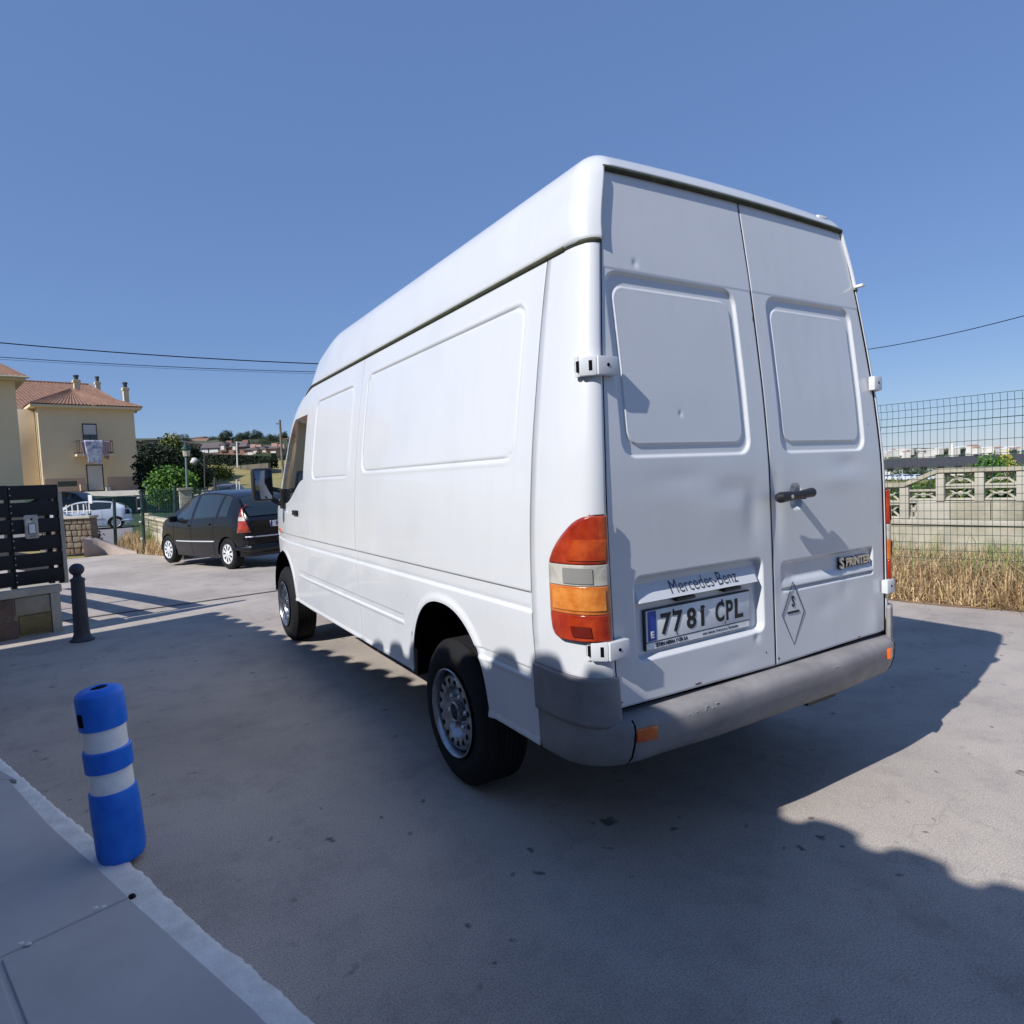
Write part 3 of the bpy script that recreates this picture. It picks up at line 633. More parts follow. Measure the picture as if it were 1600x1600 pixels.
ml = MB(); ml.box((-.93, .63, .40), (.10, .008, .10), bev=.004)
# front: hood, windshield, front bumper
def span(y0, y1, n, name, m, crown=.05, off=0., dz=0.):
    G = []
    for y in np.linspace(y0, y1, n):
        z = float(ztop(y))+dz; x = abs(float(side_surface(y, z, -1)))-off
        G.append([(x*k, y, z+crown*(1-k*k)) for k in np.linspace(-1, 1, 21)])
    return vpart(grid_obj(name, np.array(G), m, None, flip=True, ang=60))
span(4.23, 4.93, 12, 'windscreen', M['glass_dark'], .07); span(4.93, 5.40, 12, 'bonnet', M['paint'], .05)
Gf = [[(k*abs(float(side_surface(5.40, z, -1))), 5.40+.09*(1-k*k), z) for k in np.linspace(-1, 1, 21)] for z in np.linspace(.55, .92, 8)]; vpart(grid_obj('grille', np.array(Gf), M['darkplastic'], None))
Gf = [[(k*abs(float(side_surface(5.40, .5, -1)))*1.02, 5.42+.11*(1-k*k)+o, z) for k in np.linspace(-1, 1, 21)] for z, o in ((.30, -.06), (.34, .0), (.5, .02), (.56, .0), (.58, -.06))]; vpart(grid_obj('front_bumper', np.array(Gf), M['bumper'], None))

# the right rear corner is a little slimmer than the left: move everything beyond x=.70 inwards
def slim(o):
    if o.type == 'MESH' and not o.name.startswith(('wheel', 'rim', 'tyre', 'brake')) and not o.data.get('slim'):
        o.data['slim'] = 1
        for v in o.data.vertices:
            if v.co.x > .70 and v.co.y < 1.2: v.co.x -= (v.co.x-.70)*.27*(1-float(sm(v.co.y, .3, 1.2)))
    if o.name.startswith('wheel') and not o.name.startswith('wheel_liner'): return
    for c in o.children: slim(c)
slim(van)
# ================================================================== ground
def asphalt():
    m = bpy.data.materials.new('asphalt'); m.use_nodes = True; n = m.node_tree; b = n.nodes['Principled BSDF']; L = n.links
    tc = n.nodes.new('ShaderNodeTexCoord'); co = tc.outputs['Object']; b.inputs['Roughness'].default_value = .82; b.inputs['Specular IOR Level'].default_value = .35
    def noise(sc, det=4, rough=.6):
        z = n.nodes.new('ShaderNodeTexNoise'); z.inputs['Scale'].default_value = sc; z.inputs['Detail'].default_value = det; z.inputs['Roughness'].default_value = rough; L.new(co, z.inputs['Vector']); return z.outputs['Fac']
    def ramp(src, stops):
        r = n.nodes.new('ShaderNodeValToRGB'); e = r.color_ramp.elements
        while len(e) < len(stops): e.new(.5)
        for i, (p_, c) in enumerate(stops): e[i].position = p_; e[i].color = (*c, 1)
        L.new(src, r.inputs[0]); return r.outputs[0]
    def mix(a, c, fac, mode='MULTIPLY'):
        x = n.nodes.new('ShaderNodeMix'); x.data_type = 'RGBA'; x.blend_type = mode
        if isinstance(fac, (int, float)): x.inputs[0].default_value = fac
        else: L.new(fac, x.inputs[0])
        L.new(a, x.inputs[6])
        if isinstance(c, tuple): x.inputs[7].default_value = (*c, 1)
        else: L.new(c, x.inputs[7])
        return x.outputs[2]
    base = ramp(noise(.55, 3, .55), [(.25, (.305, .268, .238)), (.5, (.405, .358, .318)), (.78, (.50, .445, .395))])
    base = mix(base, ramp(noise(3.2, 8, .75), [(.25, (.66, .66, .69)), (.5, (1, 1, 1)), (.8, (1.12, 1.10, 1.06))]), .85)
    base = mix(base, ramp(noise(1.15, 10, .8), [(.30, (.74, .74, .78)), (.48, (1, 1, 1)), (.75, (1.05, 1.04, 1.02))]), .8)
    base = mix(base, ramp(noise(160, 3, .8), [(.28, (.35, .35, .36)), (.5, (1, 1, 1)), (.72, (1.5, 1.47, 1.42))]), .85)
    v = n.nodes.new('ShaderNodeTexVoronoi'); v.inputs['Scale'].default_value = 55; L.new(co, v.inputs['Vector'])
    sp = ramp(v.outputs['Distance'], [(.0, (1, 1, 1)), (.10, (0, 0, 0))]); g2 = ramp(noise(7, 3), [(.52, (0, 0, 0)), (.62, (1, 1, 1))])
    f = mix(sp, g2, 1.0); base = mix(base, (.50, .48, .44), f, 'MIX')
    # oil drips and rubbed in stains
    w = n.nodes.new('ShaderNodeTexVoronoi'); w.inputs['Scale'].default_value = 2.6; w.inputs['Randomness'].default_value = 1
    ad = n.nodes.new('ShaderNodeVectorMath'); ad.operation = 'ADD'; nz = n.nodes.new('ShaderNodeTexNoise'); nz.inputs['Scale'].default_value = 14; L.new(co, nz.inputs['Vector'])
    sc = n.nodes.new('ShaderNodeVectorMath'); sc.operation = 'SCALE'; sc.inputs[3].default_value = .10; L.new(nz.outputs['Color'], sc.inputs[0]); L.new(co, ad.inputs[0]); L.new(sc.outputs[0], ad.inputs[1]); L.new(ad.outputs[0], w.inputs['Vector'])
    d1 = ramp(w.outputs['Distance'], [(.045, (1, 1, 1)), (.085, (0, 0, 0))]); d1 = mix(d1, ramp(noise(.9, 2), [(.50, (0, 0, 0)), (.56, (1, 1, 1))]), 1.0)
    base = mix(base, (.13, .12, .11), d1, 'MIX')
    w2 = n.nodes.new('ShaderNodeTexVoronoi'); w2.inputs['Scale'].default_value = 7; L.new(ad.outputs[0], w2.inputs['Vector'])
    d2 = ramp(w2.outputs['Distance'], [(.06, (1, 1, 1)), (.14, (0, 0, 0))]); d2 = mix(d2, ramp(noise(1.7, 3), [(.47, (0, 0, 0)), (.55, (1, 1, 1))]), 1.0)
    base = mix(base, (.14, .13, .12), d2, 'MIX')
    # hairline cracks
    vc = n.nodes.new('ShaderNodeTexVoronoi'); vc.feature = 'DISTANCE_TO_EDGE'; vc.inputs['Scale'].default_value = .42
    sc2 = n.nodes.new('ShaderNodeVectorMath'); sc2.operation = 'SCALE'; sc2.inputs[3].default_value = .9; nz2 = n.nodes.new('ShaderNodeTexNoise'); nz2.inputs['Scale'].default_value = 2.2; nz2.inputs['Detail'].default_value = 9; L.new(co, nz2.inputs['Vector']); L.new(nz2.outputs['Color'], sc2.inputs[0])
    ad2 = n.nodes.new('ShaderNodeVectorMath'); ad2.operation = 'ADD'; L.new(co, ad2.inputs[0]); L.new(sc2.outputs[0], ad2.inputs[1]); L.new(ad2.outputs[0], vc.inputs['Vector'])
    cr = ramp(vc.outputs['Distance'], [(.0, (1, 1, 1)), (.0018, (0, 0, 0))]); cr = mix(cr, ramp(noise(.7, 3), [(.48, (0, 0, 0)), (.56, (1, 1, 1))]), 1.0)
    cr = mix(cr, (.25, .25, .25), 1.0); base = mix(base, (.15, .14, .13), cr, 'MIX')
    L.new(base, b.inputs['Base Color'])
    bp = n.nodes.new('ShaderNodeBump'); bp.inputs['Strength'].default_value = .45; bp.inputs['Distance'].default_value = .005
    mm = n.nodes.new('ShaderNodeMath'); mm.operation = 'ADD'; L.new(noise(150, 3, .8), mm.inputs[0]); L.new(noise(30, 4), mm.inputs[1]); L.new(mm.outputs[0], bp.inputs['Height']); L.new(bp.outputs[0], b.inputs['Normal'])
    return m
M['asphalt'] = asphalt()
M['road'] = mat('far_road', (.20, .19, .185), .9, var=.15, vscale=.6)
M['dry'] = mat('dry_field', (.20, .17, .055), .95, col2=(.33, .27, .11), vscale=.35, bump=.3, bscale=9, dist=.1)
M['drygrass'] = mat('straw', (.36, .235, .115), .85, col2=(.62, .47, .27), vscale=2.5, island=.5)
M['greengrass'] = mat('green_blades', (.13, .19, .04), .8, col2=(.26, .30, .09), vscale=2, island=.4)
M['lawn'] = mat('lawn', (.018, .050, .022), .9, var=.35, vscale=1.2)
M['soil'] = mat('soil', (.17, .105, .055), .95, col2=(.34, .24, .14), vscale=4, bump=.5, bscale=30)
M['concrete'] = mat('concrete', (.36, .33, .27), .9, col2=(.50, .47, .40), vscale=2.5, bump=.4, bscale=60)
M['concrete_dirty'] = mat('stained_concrete', (.26, .24, .18), .92, col2=(.46, .42, .33), vscale=3.5, bump=.5, bscale=40)
M['kerbpaint'] = mat('worn_white_kerb', (.60, .60, .59), .9, col2=(.84, .84, .83), vscale=11, bump=.5, bscale=120, dist=.006)
M['slab'] = mat('grey_slab', (.37, .365, .37), .8, col2=(.48, .475, .48), vscale=1.6, bump=.15, bscale=200, dist=.003)
def terrain(x, y):
    zl = pch(y, [-50, 9, 13, 24, 36, 46, 58, 66, 90, 118, 150, 260, 300, 420, 900, 5000], [0, 0, -.13, -.22, -.25, .2, 1.6, 1.75, 4.7, 6.6, 9.3, 20, 21.5, 20, 0, -8])
    u = x-.42*np.maximum(y, 0); w = sm(u, 7.5, 13.)
    zr = pch(u, [-500, 7, 12, 30, 90, 300, 1200, 6000], [0, 0, -1.0, -2.6, -3.3, -5, -8, -8])
    return zl*(1-w)+zr*w
ax = np.unique(np.concatenate([-np.geomspace(.4, 4000, 60), [0], np.geomspace(.4, 4000, 60), np.linspace(-60, 60, 61)]))
ay = np.unique(np.concatenate([-np.geomspace(.4, 300, 16), [0], np.geomspace(.4, 5000, 70), np.linspace(-4, 140, 97)]))
XX, YY = np.meshgrid(ax, ay, indexing='ij'); ZZ = terrain(XX, YY)-.03
g = grid_obj('ground', np.stack([XX, YY, ZZ], -1), M['dry'], None, flip=False); tag(g, kind='structure')
ED = np.array([-.205, .979])             # the direction in which kerb, building and fence run
def strip(name, pts, m, z=0., kind='structure', thick=0., n=14, far=False):
    "flat sheet over a quadrilateral given by four (x,y) corners, following the terrain"
    p = [np.array(q, float) for q in pts]; G = []
    for a in np.linspace(0, 1, n):
        G.append([])
        for b_ in np.linspace(0, 1, n):
            q = (1-a)*(1-b_)*p[0]+a*(1-b_)*p[1]+a*b_*p[2]+(1-a)*b_*p[3]; G[-1].append((q[0], q[1], float(terrain(q[0], q[1]))+z))
    o = grid_obj(name, np.array(G), m, None); tag(o, kind=kind); return o
# driveway in one sheet, its right edge along the fence, its far edge where the street gate stands
G = []
def right_edge(y): return 5.05-.215*y+.10*math.sin(y*1.7)+.04*math.sin(y*5.1)
ysd = np.concatenate([np.linspace(-9, 18.6, 90)])
for y in ysd:
    xr = right_edge(y) if y < 12 else 2.5-.0*y
    xl = -9. if y < 10 else -9.
    G.append([(xl+(xr-xl)*k, y, float(terrain(xl+(xr-xl)*k, y))) for k in np.linspace(0, 1, 40)])
drv = grid_obj('driveway', np.array(G), M['asphalt'], None, flip=True); tag(drv, kind='structure')
# joint across the driveway (dark drain line)
a = on_z(140, 965); b = on_z(520, 911); d = (b-a)[:2]; d /= np.linalg.norm(d); nn = np.array([-d[1], d[0]])
jt = MB(); p0 = a[:2]-d*.6; p1 = b[:2]+d*6
jt.prism([tuple(p0-nn*.036), tuple(p1-nn*.036), tuple(p1+nn*.036), tuple(p0+nn*.036)], .0035, .0045); tag(jt.build('drain_joint', mat('joint_dirt', (.05, .045, .04), .9, var=.5, vscale=9)), kind='structure')
# white worn kerb with rough edge, and the slabs beside it
K0 = [on_z(*q) for q in ((-120, 1096), (0, 1189), (77, 1255), (147, 1315), (232, 1378), (279, 1421), (333, 1470), (426, 1546), (480, 1600), (640, 1750))]
K1 = [on_z(*q) for q in ((-120, 1112), (0, 1212), (77, 1300), (155, 1372), (201, 1418), (271, 1484), (349, 1553), (399, 1600), (530, 1745))]
for K_ in (K0, K1):
    a_, b_, c_, d_ = [np.array(q) for q in (K_[0], K_[1], K_[-2], K_[-1])]
    K_.insert(0, a_+(a_-b_)/np.linalg.norm(a_-b_)*2.2); K_.append(d_+(d_-c_)/np.linalg.norm(d_-c_)*1.6)
def poly_at(K, t):
    K = np.array(K)[:, :2]; L = np.concatenate([[0], np.cumsum(np.linalg.norm(np.diff(K, axis=0), axis=1))]); L /= L[-1]
    return np.array([np.interp(t, L, K[:, 0]), np.interp(t, L, K[:, 1])])
G = []; jj_ = 0.
for t in np.linspace(0, 1, 520):
    o_, i_ = poly_at(K0, t), poly_at(K1, t); w = o_-i_; jj_ = .86*jj_+random.uniform(-.0035, .0035); j = jj_+random.uniform(-.003, .003); o_ = o_+w/np.linalg.norm(w)*j
    row = [(o_[0], o_[1], -.01), (o_[0], o_[1], .010+random.uniform(0, .006)), (o_[0]-w[0]*.06, o_[1]-w[1]*.06, .022+random.uniform(-.002, .003))]
    for k in (.25, .45, .65, .85): row.append((o_[0]-w[0]*k, o_[1]-w[1]*k, .026+random.uniform(-.0015, .0015)))
    row.append((i_[0]-w[0]*.15, i_[1]-w[1]*.15, .024)); G.append(row)
kb = grid_obj('kerb', np.array(G), M['kerbpaint'], None, ang=180); tag(kb, kind='structure')
pv = empty('pavement', (-3., 1.2, 0)); tag(pv, kind='structure')
def slab(poly, name='slab'):
    b_ = MB(); c = np.mean(poly, axis=0); q = [tuple(c+(np.array(p)-c)*(1-.004/max(.2, np.linalg.norm(np.array(p)-c)))-np.array([-3., 1.2])) for p in poly]
    a2 = 0; 
    for i in range(len(q)): a2 += q[i][0]*q[(i+1) % len(q)][1]-q[(i+1) % len(q)][0]*q[i][1]
    if a2 < 0: q = q[::-1]
    b_.prism(q, .0, .046); o = b_.build(name, M['slab'], pv, smooth=False); mdf = o.modifiers.new('edge', 'BEVEL'); mdf.width = .003; return o
bd = MB(); q_ = [np.array(on_z(*uv)[:2])-np.array([-3., 1.2]) for uv in ((399, 1601), (201, 1420), (77, 1302), (12, 1228), (-120, 1114))]; q_ += [np.array(K1[0][:2])-np.array([-3., 1.2]), np.array([-2.2, 4.6]), np.array([-1.0, -3.2]), np.array([1.2, -3.2]), np.array(K1[-1][:2])-np.array([-3., 1.2])]; bd.prism([tuple(a) for a in q_][::-1], 0, .040); bd.build('mortar_bed', M['slab'], pv, smooth=False)
j0, j1 = on_z(195, 1420)[:2], on_z(0, 1517)[:2]; jd = (j1-j0)/np.linalg.norm(j1-j0)
e0, e1 = on_z(-60, 1170)[:2], on_z(420, 1690)[:2]
corner1 = on_z(0, 1520)[:2]; e2 = on_z(160, 1640)[:2]
slab([on_z(399, 1601)[:2]*1, on_z(349, 1555)[:2], on_z(271, 1486)[:2], on_z(206, 1425)[:2], on_z(3, 1521)[:2], on_z(70, 1700)[:2], on_z(560, 1820)[:2], on_z(520, 1740)[:2]])
slab([on_z(204, 1421)[:2], on_z(155, 1374)[:2], on_z(77, 1302)[:2], on_z(14, 1231)[:2], on_z(-150, 1240)[:2], on_z(-160, 1600)[:2], on_z(1, 1518)[:2]])
slab([on_z(28, 1232)[:2], on_z(-2, 1214)[:2], on_z(-190, 1110)[:2], on_z(-300, 1130)[:2], on_z(-150, 1232)[:2]])
slab([on_z(-5, 1522)[:2], on_z(60, 1700)[:2], on_z(-60, 1800)[:2], on_z(-260, 1700)[:2], on_z(-165, 1610)[:2]])
for (u, v) in ((163, 1437), (150, 1439), (46, 1497), (34, 1496)):     # mortar blobs along the joint
    q = on_z(u, v); mb_ = MB(); mb_.lathe([(0, .004), (.006, .0035), (.009, 0)], (0, 0, 0), 8); o = mb_.build('mortar_blob', M['kerbpaint'], pv); o.location = (q[0]+3, q[1]-1.2, .046); o.scale = (1.2, .8, 1)
st_ = on_z(207, 1413); lf = MB(); lf.lathe([(0, .012), (.010, .009), (.014, 0)], (0, 0, 0), 9); o = lf.build('pebble', M['rubber']); o.location = (st_[0], st_[1], .026); tag(o, 'small dark pebble lying on the white kerb edge', 'pebble')
# far road in front of the parked white car, dark lawn, pale path
def gp(u, v, z):   # ground point seen at a pixel when the ground there is z high
    return on_z(u, v, z)[:2]
# ================================================================== cars
M['carblack'] = mat('black_car_paint', (.006, .006, .009), .25, coat=.35, spec=.3); M['carwhite'] = mat('white_car_paint', (.62, .66, .74), .25, coat=.8)
M['carred'] = mat('dark_red_car_paint', (.10, .025, .035), .25, coat=.8); M['carglass'] = mat('car_glass', (.02, .03, .035), .05, coat=.6)
M['alloy'] = mat('silver_hub_cap', (.62, .63, .65), .4, metal=.15)
def car_shape(p):
    "p: L length, W width, H height, wb wheelbase, fo front overhang, profile lists (x from rear)"
    L, Wd, H = p['L'], p['W'], p['H']; xs = np.unique(np.concatenate([np.linspace(0, L, 40), [.01, .03, .06, L-.06, L-.03, L-.01]]+[np.array([c-p['ar'], c+p['ar']]) for c in (p['ro'], p['ro']+p['wb'])]+[c+p['ar']*np.cos(np.linspace(0, math.pi, 20)) for c in (p['ro'], p['ro']+p['wb'])]))
    roof = lambda x: float(pch(x, [a for a, b in p['roof']], [b for a, b in p['roof']])); belt = lambda x: float(pch(x, [a for a, b in p['belt']], [b for a, b in p['belt']]))
    plan = lambda x: float(pch(x, [0, .03, .12, .45, L*.5, L-.7, L-.25, L-.06, L], [.72, .80, .88, .97, 1, .95, .84, .66, .55]))*Wd/2
    def zb(x):
        z = .20+.05*(1 if x < .3 or x > L-.3 else 0)
        for c in (p['ro'], p['ro']+p['wb']):
            q = abs((x-c)/p['ar'])
            if q < 1: z = max(z, .28+p['ar']*math.sqrt(1-q*q)*.98)
        return z
    def pt(x, k):    # k 0..1 sill->belt, 1..2 belt->roof edge, 2..3 roof edge->centre
        b, r = belt(x), max(roof(x), belt(x)+.005); w = plan(x); endx = 0
        if k <= 1:
            z = zb(x)+(b-zb(x))*k; y = w*(1-.05*(1-min(1, (z-.2)/.35))**2-.045*max(0, (z-.55)/(b-.55+1e-6))**2 if z < b+1 else 1)
            return (x, y, z)
        tuck = min(1., (r-b)/.45)
        if k <= 2:
            t = k-1; z = b+(r-.045*tuck-b)*t; y = w*(.955-.27*tuck*t**1.2); return (x, y, z)
        t = k-2; yb = w*(.955-.27*tuck); return (x, yb*(1-t), r-.045*tuck*(1-t)**3)
    return xs, pt, zb, belt, roof, plan
def make_car(p, name, paint, loc, rz, label, cat='car', group=None, detail=True, plate_txt=None, z=None):
    xs, pt, zb, belt, roof, plan = car_shape(p); L = p['L']; root = empty(name, (0, 0, 0), 0, label, cat, group)
    ks = np.concatenate([np.linspace(0, 1, 12), np.linspace(1, 2, 9)[1:], np.linspace(2, 3, 7)[1:]]); K = np.concatenate([ks, ks[::-1][1:]]); sg = [1]*len(ks)+[-1]*(len(ks)-1)
    G = np.array([[(lambda q: (q[0], q[1]*s_, q[2]))(pt(x, k)) for k, s_ in zip(K, sg)] for x in xs])
    body = grid_obj('body', G, M[paint], root, flip=False, ang=40)
    for row in (G[0], G[-1]): e = MB(); n = len(row); c = row.mean(axis=0); e.add(list(row)+[c], [(i, i+1, n) for i in range(n-1)]+[(n-1, 0, n)]); e.build('end_panel', M[paint], root)
    ins = MB(); ins.box((L/2, 0, .45), (L/2-.25, p['W']/2-.22, .20)); ins.build('underbody', M['black'], root)
    def wpatch(nm, x0b, x1b, x0t, x1t, k0=1.06, k1=1.90, off=.006, s_=1, m='carglass'):
        P = []
        for a_ in np.linspace(0, 1, 12):
            r_ = []
            for b_ in np.linspace(0, 1, 8):
                x = (x0b+(x1b-x0b)*a_)*(1-b_)+(x0t+(x1t-x0t)*a_)*b_; q = pt(x, k0+(k1-k0)*b_); r_.append((q[0], s_*(q[1]+off), q[2]+off*.3))
            P.append(r_)
        return grid_obj(nm, np.array(P), M[m], root, flip=(s_ > 0))
    for s_ in (1, -1):
        for w in p['win']:
            wpatch('window_seal', w[0]-.02, w[1]+.02, w[2]-.02, w[3]+.02, 1.02, 1.94, .003, s_, 'darkplastic'); wpatch('window', *w, s_=s_)
    # windscreen and rear window between the pillars
    for (nm, x0, x1) in (('windscreen', p['ws'][0], p['ws'][1]), ('rear_window', p['rw'][0], p['rw'][1])):
        P = []
        for a_ in np.linspace(0, 1, 10):
            x = x0+(x1-x0)*a_; q = pt(x, 2.0); q2 = pt(x, 3.0); nx = -.012 if nm == 'rear_window' else .012
            yv = q[1]*(.93 if a_ < .9 else .9)
            P.append([(x+nx, yv*k, q2[2]+.010-(q2[2]-q[2])*abs(k)**3) for k in np.linspace(-1, 1, 11)])
        grid_obj(nm, np.array(P), M['carglass'], root, flip=True)
    if detail:
        for s_ in (1, -1):
            tlm = MB(); P = []
            for a_ in np.linspace(0, 1, 8):
                zz = p['tl'][0]+(p['tl'][1]-p['tl'][0])*a_; wd = .26*(1-a_*.75); row = []
                for b_ in np.linspace(0, 1, 6):
                    x = .015+wd*b_+.28*a_**1.5*(1-b_*.3); k = (zz-zb(max(x, .3)))/(belt(x)-zb(max(x, .3))); q = pt(x, min(1, k)) if zz < belt(x) else pt(x, 1+(zz-belt(x))/(roof(x)-belt(x)+1e-3)); row.append((q[0]-.004, s_*(q[1]+.010), zz))
                P.append(row)
            P = np.array(P); tl_ = grid_obj('tail_lamp', P, M['red' if paint == 'carblack' else 'darkplastic'], root, flip=(s_ < 0)); grid_obj('reverse_lens', P[3:5]+np.array([0, s_*.004, 0]), M['clearlens'], tl_, flip=(s_ < 0))
            tl_.modifiers.new('thick', 'SOLIDIFY').thickness = .02
            mr_ = MB(); xm = p['mx']; q = pt(xm, 1.0); mr_.box((xm, s_*(q[1]+.10), q[2]+.05), (.05, .09, .065), bev=.03); mr_.build('side_mirror', M[paint], root)
            for xh in p['handles']:
                h = MB(); q = pt(xh, .86); h.box((xh, s_*(q[1]+.012), q[2]), (.07, .014, .014), bev=.006); h.build('door_handle', M[paint], root)
            tb = MB(); pts = [pt(x, .42) for x in np.linspace(p['ro']+p['ar']+.08, p['ro']+p['wb']-p['ar']-.08, 12)]; tb.tube([(a, s_*(b+.006), c) for a, b, c in pts], .012, 6); tb.build('side_strip', M['alloy' if paint == 'carblack' else 'darkplastic'], root)
            for xd in p['doors']:
                tb = MB(); tb.tube([(lambda q: (q[0], s_*(q[1]+.0005), q[2]))(pt(xd, k)) for k in np.linspace(.04, .99, 9)], .003, 4); tb.build('door_gap', M['black'], root)
            dr = MB(); q = pt(L-.35, .8); dr.box((L-.32, s_*(q[1]-.10), .66), (.12, .10, .09), bev=.05); dr.build('headlight', M['clearlens'], root)
        pr = MB(); pr.box((-.012, 0, p['pz']), (.006, .26, .056), bev=.002); pr.build('number_plate', M['plate'], root)
        pb = MB(); pb.box((-.020, .242, p['pz']), (.002, .018, .054)); pb.build('country_band', M['blue'], root)
        if plate_txt: text_obj('lettering', plate_txt, .115, frame((-.0205, -.02, p['pz']), (0, -1, 0), (0, 0, 1)), M['ink'], root, .74, .003, .0006)
        bs = MB(); bs.tube([(.10, p['W']/2*.86, .62), (.02, p['W']/2*.78, .62), (-.012, p['W']/2*.5, .62), (-.02, 0, .62), (-.012, -p['W']/2*.5, .62), (.02, -p['W']/2*.78, .62), (.10, -p['W']/2*.86, .62)], .014, 6); bs.build('bumper_strip', M['alloy'], root)
        bm_ = MB(); bm_.tube([(.42, p['W']/2*.985, .40), (.16, p['W']/2*.90, .40), (.03, p['W']/2*.80, .40), (.0, p['W']/2*.45, .40), (-.01, 0, .40), (.0, -p['W']/2*.45, .40), (.03, -p['W']/2*.80, .40), (.14, -p['W']/2*.92, .40), (.42, -p['W']/2*.985, .40)], [.02, .05, .08, .09, .09, .09, .08, .05, .02], 12); bm_.build('rear_bumper', M[paint], root)
    r = p['wr']
    tm = MB(); tm.lathe([(r*.64, -.09), (r*.72, -.10), (r*.9, -.098), (r, -.07), (r, .07), (r*.9, .098), (r*.72, .1), (r*.64, .09)], (0, 0, 0), 40, 'y')
    hm = MB(); hm.lathe([(r*.66, .092), (r*.62, .085), (r*.58, .060)], (0, 0, 0), 36, 'y')
    hm.lathe([(0, .094), (r*.14, .092), (r*.18, .084), (r*.40, .088), (r*.585, .080), (r*.60, .07)], (0, 0, 0), 36, 'y')
    hs_ = MB()
    for k in range(9):
        th = 2*math.pi*k/9; c, s2 = math.cos(th), math.sin(th); V = []
        for rr, hw_, yy in ((r*.24, r*.020, .0895), (r*.42, r*.055, .0915), (r*.54, r*.045, .0885)):
            for t in (-1, 1): V.append((rr*c-t*hw_*s2, yy, rr*s2+t*hw_*c))
        hs_.add(V, [(0, 1, 3, 2), (2, 3, 5, 4), (0, 2, 3, 1), (2, 4, 5, 3)])
    bk = MB(); bk.lathe([(0, .04), (r*.63, .04), (r*.63, -.05)], (0, 0, 0), 24, 'y')  # black disc painted as the shade inside the wheel
    tme = tm.build('tyre_t', M['rubber']); hme = hm.build('hub_t', M['alloy']); bme = bk.build('back_t', M['black']); sme = hs_.build('slot_t', M['black'])
    for s_ in (1, -1):
        for xc in (p['ro'], p['ro']+p['wb']):
            w = link('wheel', tme.data, root); w.location = (xc, s_*(p['W']/2-.115), r); w.rotation_euler = (0, 0, 0 if s_ > 0 else math.pi); link('hub_cap', hme.data, w); link('hub_cap_slots', sme.data, w)['kind'] = 'stuff'; link('brake_shade_disc', bme.data, w)
            ar = MB(); n = 18; V = []
            for yy in (p['W']/2-.03, p['W']/2-.32):
                for k in range(n+1): t = math.pi*k/n; V.append((xc+(p['ar']-.004)*math.cos(t), s_*yy, .27+(p['ar']-.004)*math.sin(t)))
            V.append((xc, s_*(p['W']/2-.32), .27)); ar.add(V, [(k, k+1, n+2+k, n+1+k) for k in range(n)]+[(n+1+k, n+2+k, 2*n+2) for k in range(n)]); ar.build('wheel_liner', M['black'], root)
    for o in (tme, hme, bme, sme): bpy.data.objects.remove(o)
    root.location = [float(q) for q in loc]; root.rotation_euler = (0, 0, rz); return root
HB = dict(L=3.85, W=1.667, H=1.52, wb=2.46, ro=.62, ar=.355, wr=.298, pz=.84, mx=2.62, handles=(1.28, 2.12), doors=(1.10, 1.98, 2.80), tl=(.70, 1.22), ws=(2.35, 3.10), rw=(.10, .52),
    roof=[(0, .92), (.10, 1.00), (.30, 1.20), (.55, 1.385), (.95, 1.475), (1.6, 1.515), (2.1, 1.48), (2.45, 1.38), (2.85, 1.14), (3.12, .99), (3.5, .88), (3.8, .72), (3.85, .60)],
    belt=[(0, .90), (.3, .99), (.8, .985), (1.5, .95), (2.4, .91), (3.0, .90), (3.4, .85), (3.75, .70), (3.85, .58)],
    win=[(.62, .92, .70, .90), (1.02, 1.88, 1.00, 1.86), (2.00, 2.80, 1.98, 2.36)])
HW = dict(HB); HW.update(L=3.95, W=1.70, wb=2.51, ro=.66, wr=.31, mx=2.70, doors=(1.2, 2.1), handles=(2.0,), ws=(2.35, 3.2), rw=(.08, .50),
    roof=[(0, .92), (.08, .98), (.28, 1.13), (.60, 1.27), (1.0, 1.36), (1.6, 1.41), (2.1, 1.38), (2.45, 1.29), (2.9, 1.10), (3.22, .97), (3.6, .86), (3.9, .70), (3.95, .58)],
    belt=[(0, .88), (.3, .99), (.8, .985), (1.5, .96), (2.4, .91), (3.0, .89), (3.4, .84), (3.8, .70), (3.95, .56)],
    win=[(.85, 1.75, .80, 1.80), (1.82, 2.92, 1.86, 2.42)])
def place_car(p, name, paint, rp, fp, side_, label, z, **k):
    "rp, fp: ground points of the near rear and front wheels; side_ +1 when those are the car's left wheels"
    rp, fp = np.array(rp[:2]), np.array(fp[:2]); d = (fp-rp)/np.linalg.norm(fp-rp); nrm = np.array([-d[1], d[0]]); o = (rp+fp)/2-d*(p['ro']+p['wb']/2)-nrm*side_*(p['W']/2-.03)
    return make_car(p, name, paint, (o[0], o[1], z), math.atan2(d[1], d[0]), label, **k)
rp = at(357, 890, 12.3); fp = at(266, 884, 13.8)
place_car(HB, 'parked_car', 'carblack', rp, fp, 1, 'black five-door hatchback parked beyond the van with its tail towards us', -.085, plate_txt='8836 FTZ')
rw = at(181, 820, 31); dv = -(AR*.86+AF*.50); fw = rw+dv*2.5
place_car(HW, 'parked_car', 'carwhite', rw, fw, 1, 'white hatchback parked side-on in front of the cream house', float(terrain(rw[0], rw[1])))
# more far cars
q = at(331, 764, 46); place_car(HB, 'parked_car', 'carred', q, q+AF*2.5, 1, 'dark red car whose roof shows above the black hatchback', float(1.457+7/1007*46-1.50), detail=False)
q = at(112, 800, 38); place_car(HB, 'parked_car', 'carblack', q, q-AR*2.4, 1, 'dark car mostly hidden behind the white hatchback', 1.457-(800-774)/1007*38-.25, detail=False)
